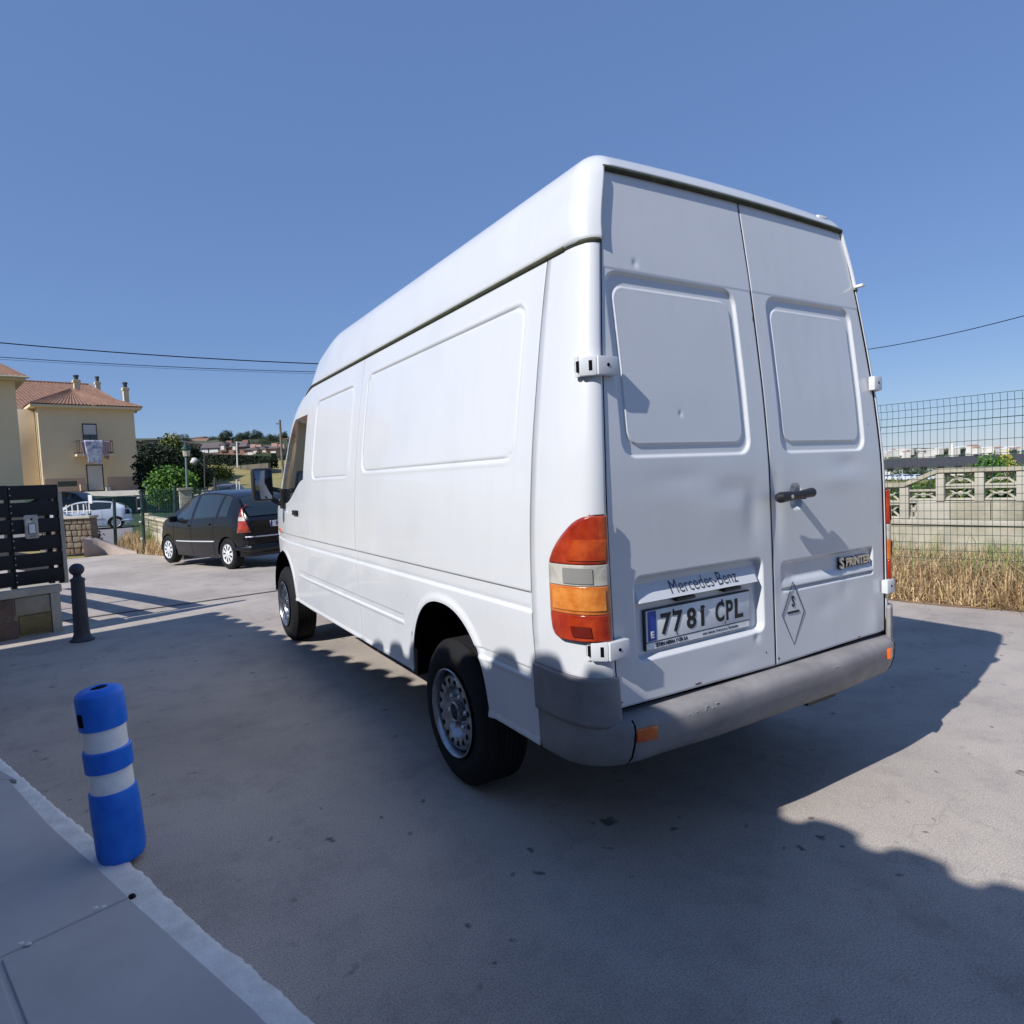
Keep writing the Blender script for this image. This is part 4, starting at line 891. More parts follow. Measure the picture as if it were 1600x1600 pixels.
# ================================================================== things on the left
# -- black and white details near the kerb
M['bluep'] = mat('blue_plastic', (.007, .13, .68), .42, bump=.1, bscale=200, col2=(.02, .20, .80), vscale=14, detail=9, dist=.003)
M['band'] = mat('reflective_band', (.86, .88, .90), .3, var=.08, vscale=20)
M['iron'] = mat('painted_iron', (.045, .048, .058), .5, bump=.25, bscale=120, dist=.004)
b0 = on_z(192, 1336, .02); post = empty('marker_post', (b0[0], b0[1], .02), 0, 'blue flexible marker post with two white reflective bands on the kerb', 'bollard')
hp = .60; tilt = math.radians(2.5)
def psec(z0, z1, r0, r1, lip=.0): return [(r0-.003, z0), (r0, z0+.003), (r1, z1-.004), (r1-.004, z1)]
p_ = MB(); p_.lathe([(.0, 0.004), (.078, .002), (.082, .010), (.0865, .03), (.086, .18), (.0835, .238), (.080, .243), (.074, .243)], n=40); p_.build('base_sleeve', M['bluep'], post)
p_ = MB(); p_.lathe([(.0755, .24), (.0755, .318)], n=40); p_.build('reflective_band', M['band'], post)
p_ = MB(); p_.lathe([(.075, .314), (.084, .316), (.084, .382), (.080, .386), (.074, .386)], n=40); p_.build('middle_ring', M['bluep'], post)
p_ = MB(); p_.lathe([(.0745, .384), (.0745, .462)], n=40); p_.build('reflective_band', M['band'], post)
p_ = MB(); p_.lathe([(.0735, .458), (.083, .460), (.0835, .50), (.0835, .56), (.081, .572), (.070, .582), (.050, .588), (.032, .589), (.030, .585), (.030, .50), (0, .50)], n=40); cp = p_.build('cap', M['bluep'], post)
p_ = MB(); p_.lathe([(0, .5855), (.029, .5855)], n=24); p_.build('cap_hole', M['black'], cp)
p_ = MB(); p_.box((-.068, -.046, .500), (.0045, .013, .022), bev=.004, rz=.60); p_.build('grip_slot', M['black'], cp)
post.scale = (1.0, 1.0, 1.17); post.rotation_euler = (0, math.radians(-3.0), 0)
b1 = on_z(129, 1001); bl_ = empty('bollard', (b1[0], b1[1], 0), 0, 'dark grey cast iron bollard with a ball top at the end of the slatted fence', 'bollard')
q = MB(); q.lathe([(.105, 0), (.108, .012), (.085, .035), (.072, .07), (.068, .12), (.066, .25), (.060, .52), (.060, .60), (.066, .605), (.066, .622), (.056, .63)], n=24); q.build('post', M['iron'], bl_)
q = MB(); q.lathe([(.056, .625), (.036, .645), (.036, .665)]+[(.066*math.sin(t), .718-.062*math.cos(t)) for t in np.linspace(.6, math.pi, 12)], n=24); q.build('ball_top', M['iron'], bl_)
# -- slatted fence on a stone wall
Cn = on_z(98, 985)[:2]; Fd = on_z(0, 1003)[:2]-Cn; Fd /= np.linalg.norm(Fd); Sd = np.array([-.36, .933]); Nf = np.array([Fd[1], -Fd[0]]); Nf = Nf if Nf[1] < 0 else -Nf
M['slat'] = mat('black_wood', (.006, .007, .011), .6, var=.5, vscale=5, bump=.3, bscale=60, dist=.004)
M['stone1'] = mat('brown_stone', (.10, .065, .05), .9, col2=(.20, .14, .11), vscale=5, bump=.6, bscale=30, dist=.02); M['stone2'] = mat('beige_stone', (.26, .22, .16), .9, col2=(.38, .34, .27), vscale=4, bump=.6, bscale=30, dist=.02); M['stone3'] = mat('ochre_stone', (.15, .11, .045), .9, col2=(.27, .22, .10), vscale=5, bump=.6, bscale=30, dist=.02)
M['stone4'] = mat('grey_brown_stone', (.12, .095, .07), .9, col2=(.24, .20, .15), vscale=6, bump=.6, bscale=30, dist=.02)
wall = empty('stone_wall', (Cn[0], Cn[1], 0), 0, 'low stone wall with grey coping carrying the black slatted fence', 'wall')
rzF = math.atan2(Fd[1], Fd[0])
def fbox(mb, s0, s1, d0, d1, z0, z1, bev=0.):      # along the fence, depth behind the face, height
    c = Fd*(s0+s1)/2-Nf*(d0+d1)/2; mb.box((c[0], c[1], (z0+z1)/2), ((s1-s0)/2, (d1-d0)/2, (z1-z0)/2), rz=rzF, bev=bev); return mb
k = fbox(MB(), -.02, 2.6, -.02, .30, .425, .505, .006); k.build('coping', M['concrete'], wall)
k = fbox(MB(), .0, .085, -.012, .28, .0, .424); k.build('quoin', M['concrete'], wall)
for (s0, s1, z0, z1, m) in ((.09, .40, .23, .42, 'stone2'), (.09, .38, .02, .225, 'stone3'), (.405, 1.05, .19, .42, 'stone1'), (.385, .72, -.02, .185, 'stone1'), (.725, 1.05, -.02, .185, 'stone1'), (1.055, 1.5, .1, .42, 'stone2'), (1.055, 1.5, -.02, .095, 'stone1'), (1.505, 2.1, .15, .42, 'stone3'), (1.505, 2.1, -.02, .145, 'stone1')):
    k = fbox(MB(), s0+.003, s1-.003, 0+random.uniform(-.006, .004), .25, z0+.003, z1-.003, .012); k.build('stone', M[m], wall)
k = fbox(MB(), .01, 2.5, .02, .26, .0, .42); k.build('mortar_core', M['concrete_dirty'], wall)
fen = empty('slatted_fence', (Cn[0]-Fd[0]*.085, Cn[1]-Fd[1]*.085, .505), 0, 'black horizontal slat fence with a white intercom, standing on the stone wall', 'fence')
def slat(par, s0, s1, z0, z1, dep=.05):
    k = fbox(MB(), s0, s1, dep, dep+.022, z0, z1, .003); return k.build('slat', M['slat'], par)
for i in range(6):
    z0 = .028+i*.181+random.uniform(-.004, .004); slat(fen, .015, .448, z0, z0+.150); slat(fen, .452, 1.15, z0+.006, z0+.154); slat(fen, 1.154, 2.3, z0, z0+.150)
for s0 in (.43, 1.13, .0, 2.25):
    k = fbox(MB(), s0, s0+.05, .074, .12, 0, 1.08); k.build('post', M['slat'], fen)
for i in range(6):
    for dz in (.045, .115):
        c = Fd*.435-Nf*.047; k = MB(); k.lathe([(0, -.004), (.006, -.003), (.008, 0)], (0, 0, 0), 8, 'y'); o = k.build('bolt', M['chrome'], fen); o.location = (c[0], c[1], .028+i*.181+dz)
k = fbox(MB(), -.022, .012, .04, .10, .0, 1.0); k.build('end_post', M['concrete'], fen)
ic = empty('intercom', (Cn[0]+Fd[0]*.195, Cn[1]+Fd[1]*.195, 1.12), 0, 'pale grey intercom panel fixed on the black slats', 'intercom')
def ibox(s0, s1, d, z0, z1, nm, m, bev=.004, par=ic, t=.02):
    c = Fd*(s0+s1)/2+Nf*d; k = MB(); k.box((c[0], c[1], (z0+z1)/2), ((s1-s0)/2, t, (z1-z0)/2), rz=rzF, bev=bev); return k.build(nm, M[m], par)
ibox(-.062, .062, -.02, -.10, .155, 'housing', 'clearlens', .018); ibox(-.034, .034, .001, -.05, .065, 'key_frame', 'iron', .002, t=.003); ibox(-.027, .027, .004, -.042, .057, 'key_panel', 'plate', .001, t=.003); ibox(-.010, .010, .002, .098, .116, 'lens', 'black', .004, t=.003); ibox(-.026, .026, .002, -.075, -.068, 'speaker_slot', 'iron', .001, t=.002)
# fence running away from the corner (its broad rails throw the striped shade on the driveway)
sf = empty('side_gate', (Cn[0], Cn[1], 0), 0, 'low black railed gate running away behind the slatted fence', 'gate')
rzS = math.atan2(Sd[1], Sd[0])
for (z0, z1) in ((1.05, 1.27), (.60, .80), (.18, .34)):
    c = Sd*2.3; k = MB(); k.box((c[0], c[1], (z0+z1)/2), (2.1, .02, (z1-z0)/2), rz=rzS); k.build('rail', M['slat'], sf)
for s_ in (.2, 1.6, 3.0, 4.4):
    c = Sd*s_; k = MB(); k.box((c[0], c[1], .64), (.025, .025, .64), rz=rzS); k.build('post', M['slat'], sf)
# -- the building beside the camera: outside the picture, but it throws the scalloped shade and mirrors in the van
M['stucco'] = mat('cream_stucco', (.50, .44, .35), .9, var=.06, vscale=1.2, bump=.3, bscale=90, dist=.004)
M['tile'] = mat('clay_tile', (.19, .095, .062), .85, col2=(.31, .18, .125), vscale=2.5, bump=.3, bscale=40)
ER = np.array([1, 0.]); cot = 1/math.tan(SUN_EL); EZ = 3.05; eoff = EZ*cot*SUN_DIR
def eave_pt(y): return np.array([.03-.205*y, y])-eoff      # the eave line that casts its shade along x=.03-.205y
nb = empty('cream_building', tuple(eave_pt(0))+(0,), 0, 'cream rendered building with clay tiled eaves beside the driveway', 'building'); nbo = eave_pt(0)
pD = ED; pN = np.array([-ED[1], -ED[0]*-1]); pN = np.array([-.979, -.205])   # away from the driveway
Y1 = 6.15; s_end = (Y1-.0)/.979+.55
def bp_(s, d): q = pD*s+pN*d; return (q[0], q[1])
bw = MB(); bw.prism([bp_(-9, .75), bp_(-9, 9), bp_(s_end-.3, 9), bp_(s_end-.3, .75)], -.0, EZ+.05); bw.build('wall', M['stucco'], nb, smooth=False)
rg = []; per = .30
ss = np.arange(-9.5, s_end, .02)
for s_ in ss:
    ph = (s_/per) % 1; h = .042*math.sqrt(max(0, 1-((ph-.35)/.35)**2)) if ph < .7 else -.014*math.sin((ph-.7)/.3*math.pi); ex = .02 if ph < .7 else -.03
    rg.append([(*bp_(s_, d), EZ+h+(d+.0)*.40) for d in np.concatenate([[-ex], np.linspace(.05, 5.2, 14)])])
ro_ = grid_obj('roof', np.array(rg), M['tile'], nb, ang=50); ro_.modifiers.new('thick', 'SOLIDIFY').thickness = .015
ev = MB(); ev.prism([bp_(-9.4, .06), bp_(-9.4, .8), bp_(s_end-.05, .8), bp_(s_end-.05, .06)], EZ-.07, EZ-.02); ev.build('soffit', M['stucco'], nb, smooth=False)
def wbox(nm, m, s0, s1, z0, z1, d0, d1, par=nb):
    k = MB(); P_ = [bp_(s0, d1), bp_(s0, d0), bp_(s1, d0), bp_(s1, d1)]; k.prism(P_[::-1], z0, z1); return k.build(nm, M[m], par, smooth=False)
for (s0, s1, z0, z1) in ((-1.2, .0, .95, 2.25), (3.0, 4.3, .95, 2.25), (1.1, 2.05, .0, 2.1), (-5.2, -3.8, .95, 2.25)):
    wbox('window_frame' if z0 > .5 else 'door', 'white' if z0 > .5 else 'iron', s0, s1, z0, z1, .70, .752)
    if z0 > .5: wbox('window', 'carglass', s0+.08, s1-.08, z0+.08, z1-.08, .69, .705)
# -- green wire fence posts, rubble wall, ramp kerb, breeze-block wall
M['greenmetal'] = mat('green_metal', (.010, .035, .028), .5, var=.3, vscale=9); M['wire'] = mat('green_wire', (.02, .07, .06), .5)
M['whitepaint2'] = mat('dull_white', (.6, .6, .58), .6, var=.15, vscale=4)
def post_at(name, u, vt, vb, D, r, label, m='greenmetal', zb=None, lean=0.):
    base = at(u[1], vb, D); top = at(u[0], vt, D); e = empty(name, base, 0, label, 'post'); k = MB(); k.tube([(0, 0, -.05), tuple(top-base)], r, 8); k.build('pole', M[m], e)
    return e, base, top
e1, bA, tA = post_at('fence_post', (221, 226), 768, 862, 17.2, .042, 'dark green fence post with pale clips, tallest one by the dry grass')
for t in (.22, .50, .72, .9):
    k = MB(); k.box((-.05, 0, t*(tA-bA)[2]), (.03, .02, .02), bev=.005); k.build('clip', M['plate'], e1)
e2, bB, tB = post_at('fence_post', (178, 181), 776, 857, 18.2, .042, 'dark green fence post with a flat plate on top by the dry grass')
k = MB(); k.box((.1, 0, (tB-bB)[2]), (.42, .05, .012), rz=YAW*-1); k.build('top_plate', M['greenmetal'], e2)
e3, bC, tC = post_at('fence_post', (139, 141), 776, 818, 19.5, .04, 'dark post with a small white notice behind the rubble wall')
c_ = at(141, 780, 19.4)-np.array(e3.location); k = MB(); k.box(tuple(c_), (.055, .01, .13), rz=-YAW); k.build('notice', M['white'], e3)
e4, bD, tD = post_at('fence_post', (273, 274), 758, 808, 17.5, .045, 'green fence post left of the black hatchback roof')
wm = empty('wire_fence', tuple(bA), 0, 'green wire mesh fence between the posts by the breeze-block wall', 'fence')
k = MB(); pa, pb = at(224, 800, 17.2), at(410, 800, 19.5)
base = bA
for v0 in np.linspace(766, 838, 10): k.tube([at(222, v0, 17.2)-base, at(274, v0-2, 17.5)-base, at(395, v0-6, 20)-base], .004, 4, False)
for t in np.linspace(0, 1, 70): u = 222+(395-222)*t; D_ = 17.2+2.8*t; k.tube([at(u, 766-6*t, D_)-base, at(u, 836-6*t, D_)-base], .003, 4, False)
tag(k.build('wire_mesh', M['wire'], wm), kind='stuff')
rb = at(121, 862, 17.8); rw_ = empty('rubble_wall', rb, 0, 'brown rubble stone wall with pale coping at the street corner', 'wall')
rxv = np.array([math.cos(YAW), -math.sin(YAW)]); wz0, wz1 = float(at(121, 866, 17.8)[2]), float(at(121, 810, 17.8)[2])
def rel(u, z, dd=0.): q = at(u, 830, 17.8); return np.array([q[0]-rb[0]+AF[0]*dd, q[1]-rb[1]+AF[1]*dd, z-rb[2]])
k = MB(); a = rel(60, (wz0+wz1)/2, .15); b_ = rel(143, (wz0+wz1)/2, .15); k.box(tuple((a+b_)/2), (np.linalg.norm(b_-a)/2, .12, (wz1-wz0)/2), rz=-YAW); k.build('core', M['stone4'], rw_)
hts = np.linspace(wz0, wz1, 7); row = 0
for i in range(6):
    u = 60.+random.uniform(-4, 0)
    while u < 141:
        w = random.uniform(5, 13); u1 = min(u+w, 144); c = rel((u+u1)/2, (hts[i]+hts[i+1])/2, .02); k = MB(); k.box(tuple(c), ((u1-u)/2*.01768*.93, .05, (hts[1]-hts[0])/2*.9), rz=-YAW+random.uniform(-.15, .15), bev=.03, rx=random.uniform(-.2, .2)); k.build('stone', M[random.choice(['stone4', 'stone4', 'stone4', 'stone1'])], rw_); u = u1
k = MB(); a = rel(60, wz1+.03, .1); b_ = rel(145, wz1+.03, .1); k.box(tuple((a+b_)/2), (np.linalg.norm(b_-a)/2, .20, .035), rz=-YAW, bev=.01); k.build('coping', M['concrete'], rw_)
k = MB()
for i in range(5): q = rel(103+i*9, wz1+.25, .1); k.box(tuple(q), (.015, .012, .13), rz=-YAW)
q = rel(121, wz1+.20, .1); k.box(tuple(q), (.38, .01, .012), rz=-YAW); k.build('railing', M['whitepaint2'], rw_)
sb = empty('garden_shrub', at(150, 858, 18.4), 0, 'small dark shrub at the end of the rubble wall', 'shrub')
kr = MB(); P0 = [on_z(136, 862), on_z(150, 850), on_z(180, 846), on_z(196, 858), on_z(150, 866)]
kr = MB(); ramp = [at(u, v, D_) for u, v, D_ in ((133, 866, 17.4), (139, 845, 18.6), (150, 843, 18.6), (176, 852, 18.0), (200, 862, 16.9))]
G = []
for i, (u0, v0, u1, v1) in enumerate(((132, 868, 136, 842), (142, 866, 143, 840), (152, 865, 152, 840), (164, 864, 163, 845), (178, 864, 176, 851), (192, 864, 190, 857), (214, 864.5, 212, 862))):
    f = on_z(u0, v0, float(terrain(-3, 17))); 
    hgt = (v0-v1)/1007*17.6; G.append([(f[0], f[1], f[2]-.05), (f[0], f[1], f[2]+hgt*.8), (f[0]-.02, f[1]+.15, f[2]+hgt), (f[0]-.05, f[1]+.75, f[2]+hgt)])
kr_o = grid_obj('ramp_kerb', np.array(G), mat('pinkish_concrete', (.42, .34, .30), .9, var=.15, vscale=2), None, flip=True); tag(kr_o, kind='structure')
# breeze block wall
bz = at(245, 836, 17.6); bwl = empty('breeze_block_wall', bz, 0, 'cream pierced-block wall with a square end pillar behind the black hatchback', 'wall')
M['cream'] = mat('cream_block', (.50, .45, .33), .85, var=.12, vscale=3, bump=.3, bscale=50)
p0, p1 = at(229, 805, 19.5), at(262, 815, 16); zt = p0[2]; zb_ = float(at(229, 843, 19.5)[2]); k = MB(); q = p0-bz; k.box((q[0], q[1], (zt+zb_)/2-bz[2]), (.10, .10, (zt-zb_)/2), rz=-.5, bev=.006); k.box((q[0], q[1], zt-bz[2]+.03), (.12, .12, .03), rz=-.5, bev=.01); k.build('pillar', M['cream'], bwl)
far = at(278, 817.5, 14.9); dirw = (far-p0)[:2]; Lw = np.linalg.norm(dirw); dirw /= Lw; rzw = math.atan2(dirw[1], dirw[0])
k = MB(); c = p0[:2]+dirw*Lw/2-bz[:2]; k.box((c[0], c[1], zt-.04-bz[2]), (Lw/2, .09, .03), rz=rzw); k.build('coping', M['cream'], bwl)
k = MB(); k.box((c[0], c[1], zt-.70-bz[2]), (Lw/2, .06, .29), rz=rzw); k.build('base', M['cream'], bwl)
nbk = int(Lw/.155); me = None
for i in range(nbk):
    for j in range(2):
        c = p0[:2]+dirw*(.1+(i+.5)*.155)-bz[:2]; zc = zt-.165-j*.19-bz[2]
        if me is None:
            kk = MB()
            for s1_ in (-1, 1): kk.box((s1_*.066, 0, 0), (.0115, .05, .093)); kk.box((0, 0, s1_*.080), (.054, .05, .014))
            kk.box((0, 0, 0), (.054, .045, .013)); o = kk.build('screen_block', M['cream'], bwl); me = o.data
        else: o = link('screen_block', me, bwl)
        o.location = (c[0], c[1], zc); o.rotation_euler = (0, 0, rzw)
# utility pole, wires
up = at(446, 800, 24.); upt = at(437, 656, 24.); pole = empty('utility_pole', (up[0], up[1], -.2), 0, 'leaning grey wooden utility pole beside the van mirror', 'pole')
k = MB(); k.tube([(0, 0, 0), tuple(upt-np.array([up[0], up[1], -.2]))], [.055, .042], 10); k.build('pole', mat('old_wood', (.17, .15, .11), .85, var=.3, vscale=6), pole)
k = MB(); r0 = upt-np.array([up[0], up[1], -.2]); k.box((r0[0]-.05, r0[1], r0[2]-.15), (.09, .015, .015)); k.build('bracket', M['iron'], pole)
def cable(name, pts, r, label, sag=.25):
    P = [at(*q) for q in pts]; n = 24; L_ = []
    for i in range(len(P)-1):
        for t in np.linspace(0, 1, n, endpoint=(i == len(P)-2)): q = P[i]*(1-t)+P[i+1]*t; L_.append((q[0], q[1], q[2]-sag*4*t*(1-t)))
    k = MB(); k.tube(L_, r, 6); o = k.build(name, M['black']); tag(o, label, 'cable', 'overhead cables'); return o
cable('overhead_cable', [(-150, 521, 14), (620, 572, 17), (1000, 590, 21)], .013, 'upper overhead cable left of the van, thick and dark', .12)
cable('overhead_cable', [(-150, 547, 13.5), (620, 583, 17), (1000, 592, 21)], .008, 'lower overhead cable left of the van, thin and dark', .10)
cable('overhead_cable', [(-150, 551, 14.5), (620, 586, 19), (1000, 594, 21)], .004, 'thinnest overhead cable left of the van, just under the other two', .10)
cable('overhead_cable', [(1000, 590, 21), (1200, 560, 22), (1760, 446, 14)], .011, 'overhead cable in the sky right of the van', .35)
# ================================================================== cream houses up the street
M['cstucco'] = mat('sunny_stucco', (.68, .545, .36), .9, var=.05, vscale=.6); M['pstucco'] = mat('plinth_paint', (.42, .31, .24), .9, var=.06, vscale=.8)
M['shutter'] = mat('white_shutter', (.52, .50, .49), .6, var=.04, vscale=3); M['frame'] = mat('dark_frame', (.06, .05, .05), .5); M['vent'] = mat('green_shutter', (.05, .065, .05), .7)
phi = math.radians(12); EH = np.array([math.cos(phi), math.sin(phi)]); NH = np.array([math.sin(phi), -math.cos(phi)])    # along the front, and its outward normal
def ray_hit(u, P0, dirv):     # intersection (plan) of the ray through column u with the line P0+s*dirv
    d = (AF+AR*(u-800)/FOC)[:2]; A = np.array([[d[0], -dirv[0]], [d[1], -dirv[1]]]); t, s = np.linalg.solve(A, P0-CAM[:2]); return s
L0 = at(69, 767, 51); HBs = L0[:2]; wB = ray_hit(221, HBs, EH); hb = float(terrain(*HBs))-.0; zB = 1.72; Heave = 6.75
hB = empty('cream_house', (HBs[0], HBs[1], zB), 0, 'two-storey cream house with a balcony and clay tiled hip roof up the street', 'house')
def hp_(s, d): q = EH*s-NH*d; return (q[0], q[1])
def hbox(nm, m, s0, s1, z0, z1, d0, d1, par=hB, sm_=False):
    k = MB(); k.prism([hp_(s0, d0), hp_(s1, d0), hp_(s1, d1), hp_(s0, d1)], z0, z1); return k.build(nm, M[m] if isinstance(m, str) else m, par, smooth=sm_)
def S_(u): return ray_hit(u, HBs, EH)
def Zr(u, v):     # height above the house base of pixel (u,v) on the front wall
    s = S_(u); P = HBs+EH*s; D = (P-CAM[:2])@AF[:2]/(AF[:2]@AF[:2]); d = AF+AR*(u-800)/FOC-AU*(v-800)/FOC; t = np.linalg.norm(P-CAM[:2])/np.linalg.norm(d[:2]); return CAM[2]+d[2]*t-zB
Heave = (Zr(100, 636)+Zr(200, 637))/2
hbox('wall', 'cstucco', 0, wB, -1.5, Heave, 0, 9)
sdl, sdr = S_(141), S_(165); 
hbox('plinth', 'pstucco', .1, S_(137), -1.5, Zr(110, 746), -.04, 0); hbox('plinth', 'pstucco', S_(172), wB-.02, -1.5, Zr(190, 745), -.04, 0)
hbox('trim', 'cstucco', .1, S_(137), Zr(110, 747), Zr(110, 744.5), -.07, 0)
hbox('door_frame', 'frame', sdl-.04, sdr+.06, Zr(150, 767), Zr(150, 726), -.05, 0); hbox('door', 'shutter', sdl+.03, sdr-.03, Zr(150, 766), Zr(150, 727.5), -.08, -.05)
hbox('window_frame', 'frame', S_(139), S_(161.5), Zr(150, 700), Zr(150, 662), -.05, 0); hbox('window_shutter', 'shutter', S_(140.5), S_(160), Zr(150, 679), Zr(150, 664), -.08, -.05); hbox('window', 'carglass', S_(140.5), S_(160), Zr(150, 700), Zr(150, 679.5), -.07, -.05); hbox('window_bar', 'frame', S_(149), S_(151.5), Zr(150, 700), Zr(150, 679), -.09, -.07)
hbox('wall_vent', 'vent', S_(94), S_(124), Zr(110, 760), Zr(110, 752), -.06, -.04); hbox('plant_pot', 'shutter', S_(167), S_(174), Zr(170, 767), Zr(170, 761), -.5, -.15)
hbox('bench', 'pstucco', S_(127), S_(136), Zr(130, 767), Zr(130, 757), -.6, -.05)
zs0, zs1 = Zr(150, 713), Zr(150, 710); hbox('balcony_slab', 'cstucco', S_(124), S_(181), zs0, zs1, -1.0, 0)
zr_ = Zr(150, 690); k = MB()
for s_ in np.linspace(S_(125), S_(180), 16): a = hp_(s_, -.95); k.tube([(*a, zs1), (*a, zr_)], .022, 5)
k.build('railing_bars', M['frame'], hB)['kind'] = 'stuff'
k = MB()
for zz_ in (zr_, zs1+.12): k.tube([(*hp_(S_(125), 0), zz_), (*hp_(S_(125), -.95), zz_), (*hp_(S_(180), -.95), zz_), (*hp_(S_(180), 0), zz_)], .035, 6)
k.build('rail', M['frame'], hB)
M['towel'] = mat('printed_towel', (.16, .14, .30), .85, col2=(.80, .84, .86), vscale=2.6, detail=3); M['towel2'] = mat('mauve_towel', (.22, .15, .20), .85, col2=(.38, .28, .30), vscale=1.5)
def cloth(name, u0, u1, v0, v1, m, label, dd=1.02):
    G = []
    for a in np.linspace(0, 1, 16):
        r_ = []
        for b_ in np.linspace(0, 1, 12):
            u = u0+(u1-u0)*a+4*(1-2*a)*b_; s_ = S_(u); z = Zr(150, v0+(v1-v0)*b_-1.2*math.sin(a*6)*b_); q = hp_(s_, -dd-.05*math.sin(a*14)*b_); r_.append((q[0]+HBs[0], q[1]+HBs[1], z+zB))
        G.append(r_)
    o = grid_obj(name, np.array(G), m, None); o.modifiers.new('thick', 'SOLIDIFY').thickness = .012; tag(o, label, 'towel'); return o
cloth('beach_towel', 136, 165, 689, 725, M['towel'], 'large white, blue and brown printed towel hanging over the balcony rail'); cloth('beach_towel', 162, 176, 690, 718, M['towel2'], 'mauve towel on the balcony rail, right of the large printed one', .99); cloth('beach_towel', 131, 139, 690, 716, M['towel2'], 'narrow mauve towel on the balcony rail, left of the large printed one', .99)
def tiled(name, A, B, Ct, Dt, par, nrow=3, amp=.05, per=.26):
    "corrugated tile slope: eave A-B, top D-C"
    A, B, Ct, Dt = [np.array(q, float) for q in (A, B, Ct, Dt)]; n = max(8, int(np.linalg.norm(B-A)/per)*6); G = []
    nrm = np.cross(B-A, Dt-A); nrm /= np.linalg.norm(nrm); nrm *= np.sign(nrm[2])
    for i in range(n+1):
        t = i/n; e = A*(1-t)+B*t; r_ = Dt*(1-t)+Ct*t; ph = t*np.linalg.norm(B-A)/per; G.append([e*(1-q)+r_*q+nrm*amp*abs(math.sin(ph*math.pi)) for q in np.linspace(0, 1, nrow)])
    o = grid_obj(name, np.array(G), M['tile'], par, ang=70); return o
ov = .55; e0 = (*hp_(-ov, -ov), Heave+.12); e1_ = (*hp_(wB+ov, -ov), Heave+.12); apz = Heave+.12+1.75; sa = S_(139); apx = (*hp_(sa, 3.2), apz)
tiled('roof', e0, e1_, apx, apx, hB); tiled('roof', (*hp_(-ov, 6), Heave+.12), e0, apx, (*hp_(sa, 6), apz), hB); tiled('roof', e1_, (*hp_(wB+ov, 9), Heave+.12), (*hp_(sa+1.5, 9), apz), apx, hB)
hbox('soffit', 'cstucco', -ov+.05, wB+ov-.05, Heave-.12, Heave+.08, -ov+.05, 8)
zm = Heave-.05; rgz = (lambda P, v: CAM[2]+(AF-AU*(v-800)/FOC+AR*(110-800)/FOC)[2]*np.linalg.norm(P-CAM[:2])/np.linalg.norm((AF+AR*(110-800)/FOC-AU*(v-800)/FOC)[:2])-zB)(HBs-NH*8.5+EH*2., 599); m0, m1 = -14., wB-1.2
tiled('roof', (*hp_(m0, 2.6), zm), (*hp_(m1+2.0, 2.6), zm), (*hp_(m1-.3, 8.5), rgz), (*hp_(m0, 8.5), rgz), hB, per=.30)
k = MB(); k.tube([(*hp_(m0, 8.5), rgz+.02), (*hp_(m1-.3, 8.5), rgz+.02), (*hp_(m1+2.0, 2.6), zm+.05)], .11, 8); k.tube([e0, apx, e1_], .09, 8); k.build('ridge_tiles', M['tile'], hB)
# angled yellow wall left of the wing
c0 = np.array(hp_(0, 1.3)); dW = np.array([-.84, .30]); dW /= np.linalg.norm(dW); c1 = c0+dW*11; k = MB(); k.add([(c0[0], c0[1], -1.5), (c1[0], c1[1], -1.5), (c1[0], c1[1], zm-.1), (c0[0], c0[1], zm-.1)], [(0, 1, 2, 3)]); o = k.build('side_wall', M['cstucco'], hB); o.modifiers.new('thick', 'SOLIDIFY').thickness = .2
cm = c0+dW*1.0; k = MB(); k.tube([(cm[0], cm[1]-.12, -1), (cm[0], cm[1]-.12, zm-.1)], .05, 8); cm = np.array(hp_(-.08, .3)); k.tube([(cm[0], cm[1], -1), (cm[0], cm[1], zm)], .05, 8); k.build('downpipe', M['cream'], hB)
for (u0, u1, vt, vc, vb, dep) in ((129, 143, 587, 594, 612, 5.2), (163, 174, 589, 597, 606, 9.5), (204.5, 217, 598, 606, 630, 1.6)):
    s0, s1 = ray_hit(u0, HBs-NH*dep, EH), ray_hit(u1, HBs-NH*dep, EH)
    def Zd(v): P = HBs-NH*dep+EH*(s0+s1)/2; d = AF+AR*((u0+u1)/2-800)/FOC-AU*(v-800)/FOC; return CAM[2]+d[2]*np.linalg.norm(P-CAM[:2])/np.linalg.norm(d[:2])-zB
    w = (s1-s0)/2*.85; c = (s0+s1)/2; ch = hbox('chimney', 'cstucco', c-w*.75, c+w*.75, Zd(vb)-.8, Zd(vc), dep-w*.8, dep+w*.8); hbox('chimney_band', 'cstucco', c-w, c+w, Zd(vc)-.25, Zd(vc)-.05, dep-w, dep+w, ch); q = hp_(c, dep); k = MB(); k.lathe([(w*.55, Zd(vc)), (w*.60, Zd(vt)-.15), (w*.78, Zd(vt)-.12), (w*.78, Zd(vt)), (0, Zd(vt)+.03)], (q[0], q[1], 0), 14); k.build('chimney_cowl', M['iron'], ch)
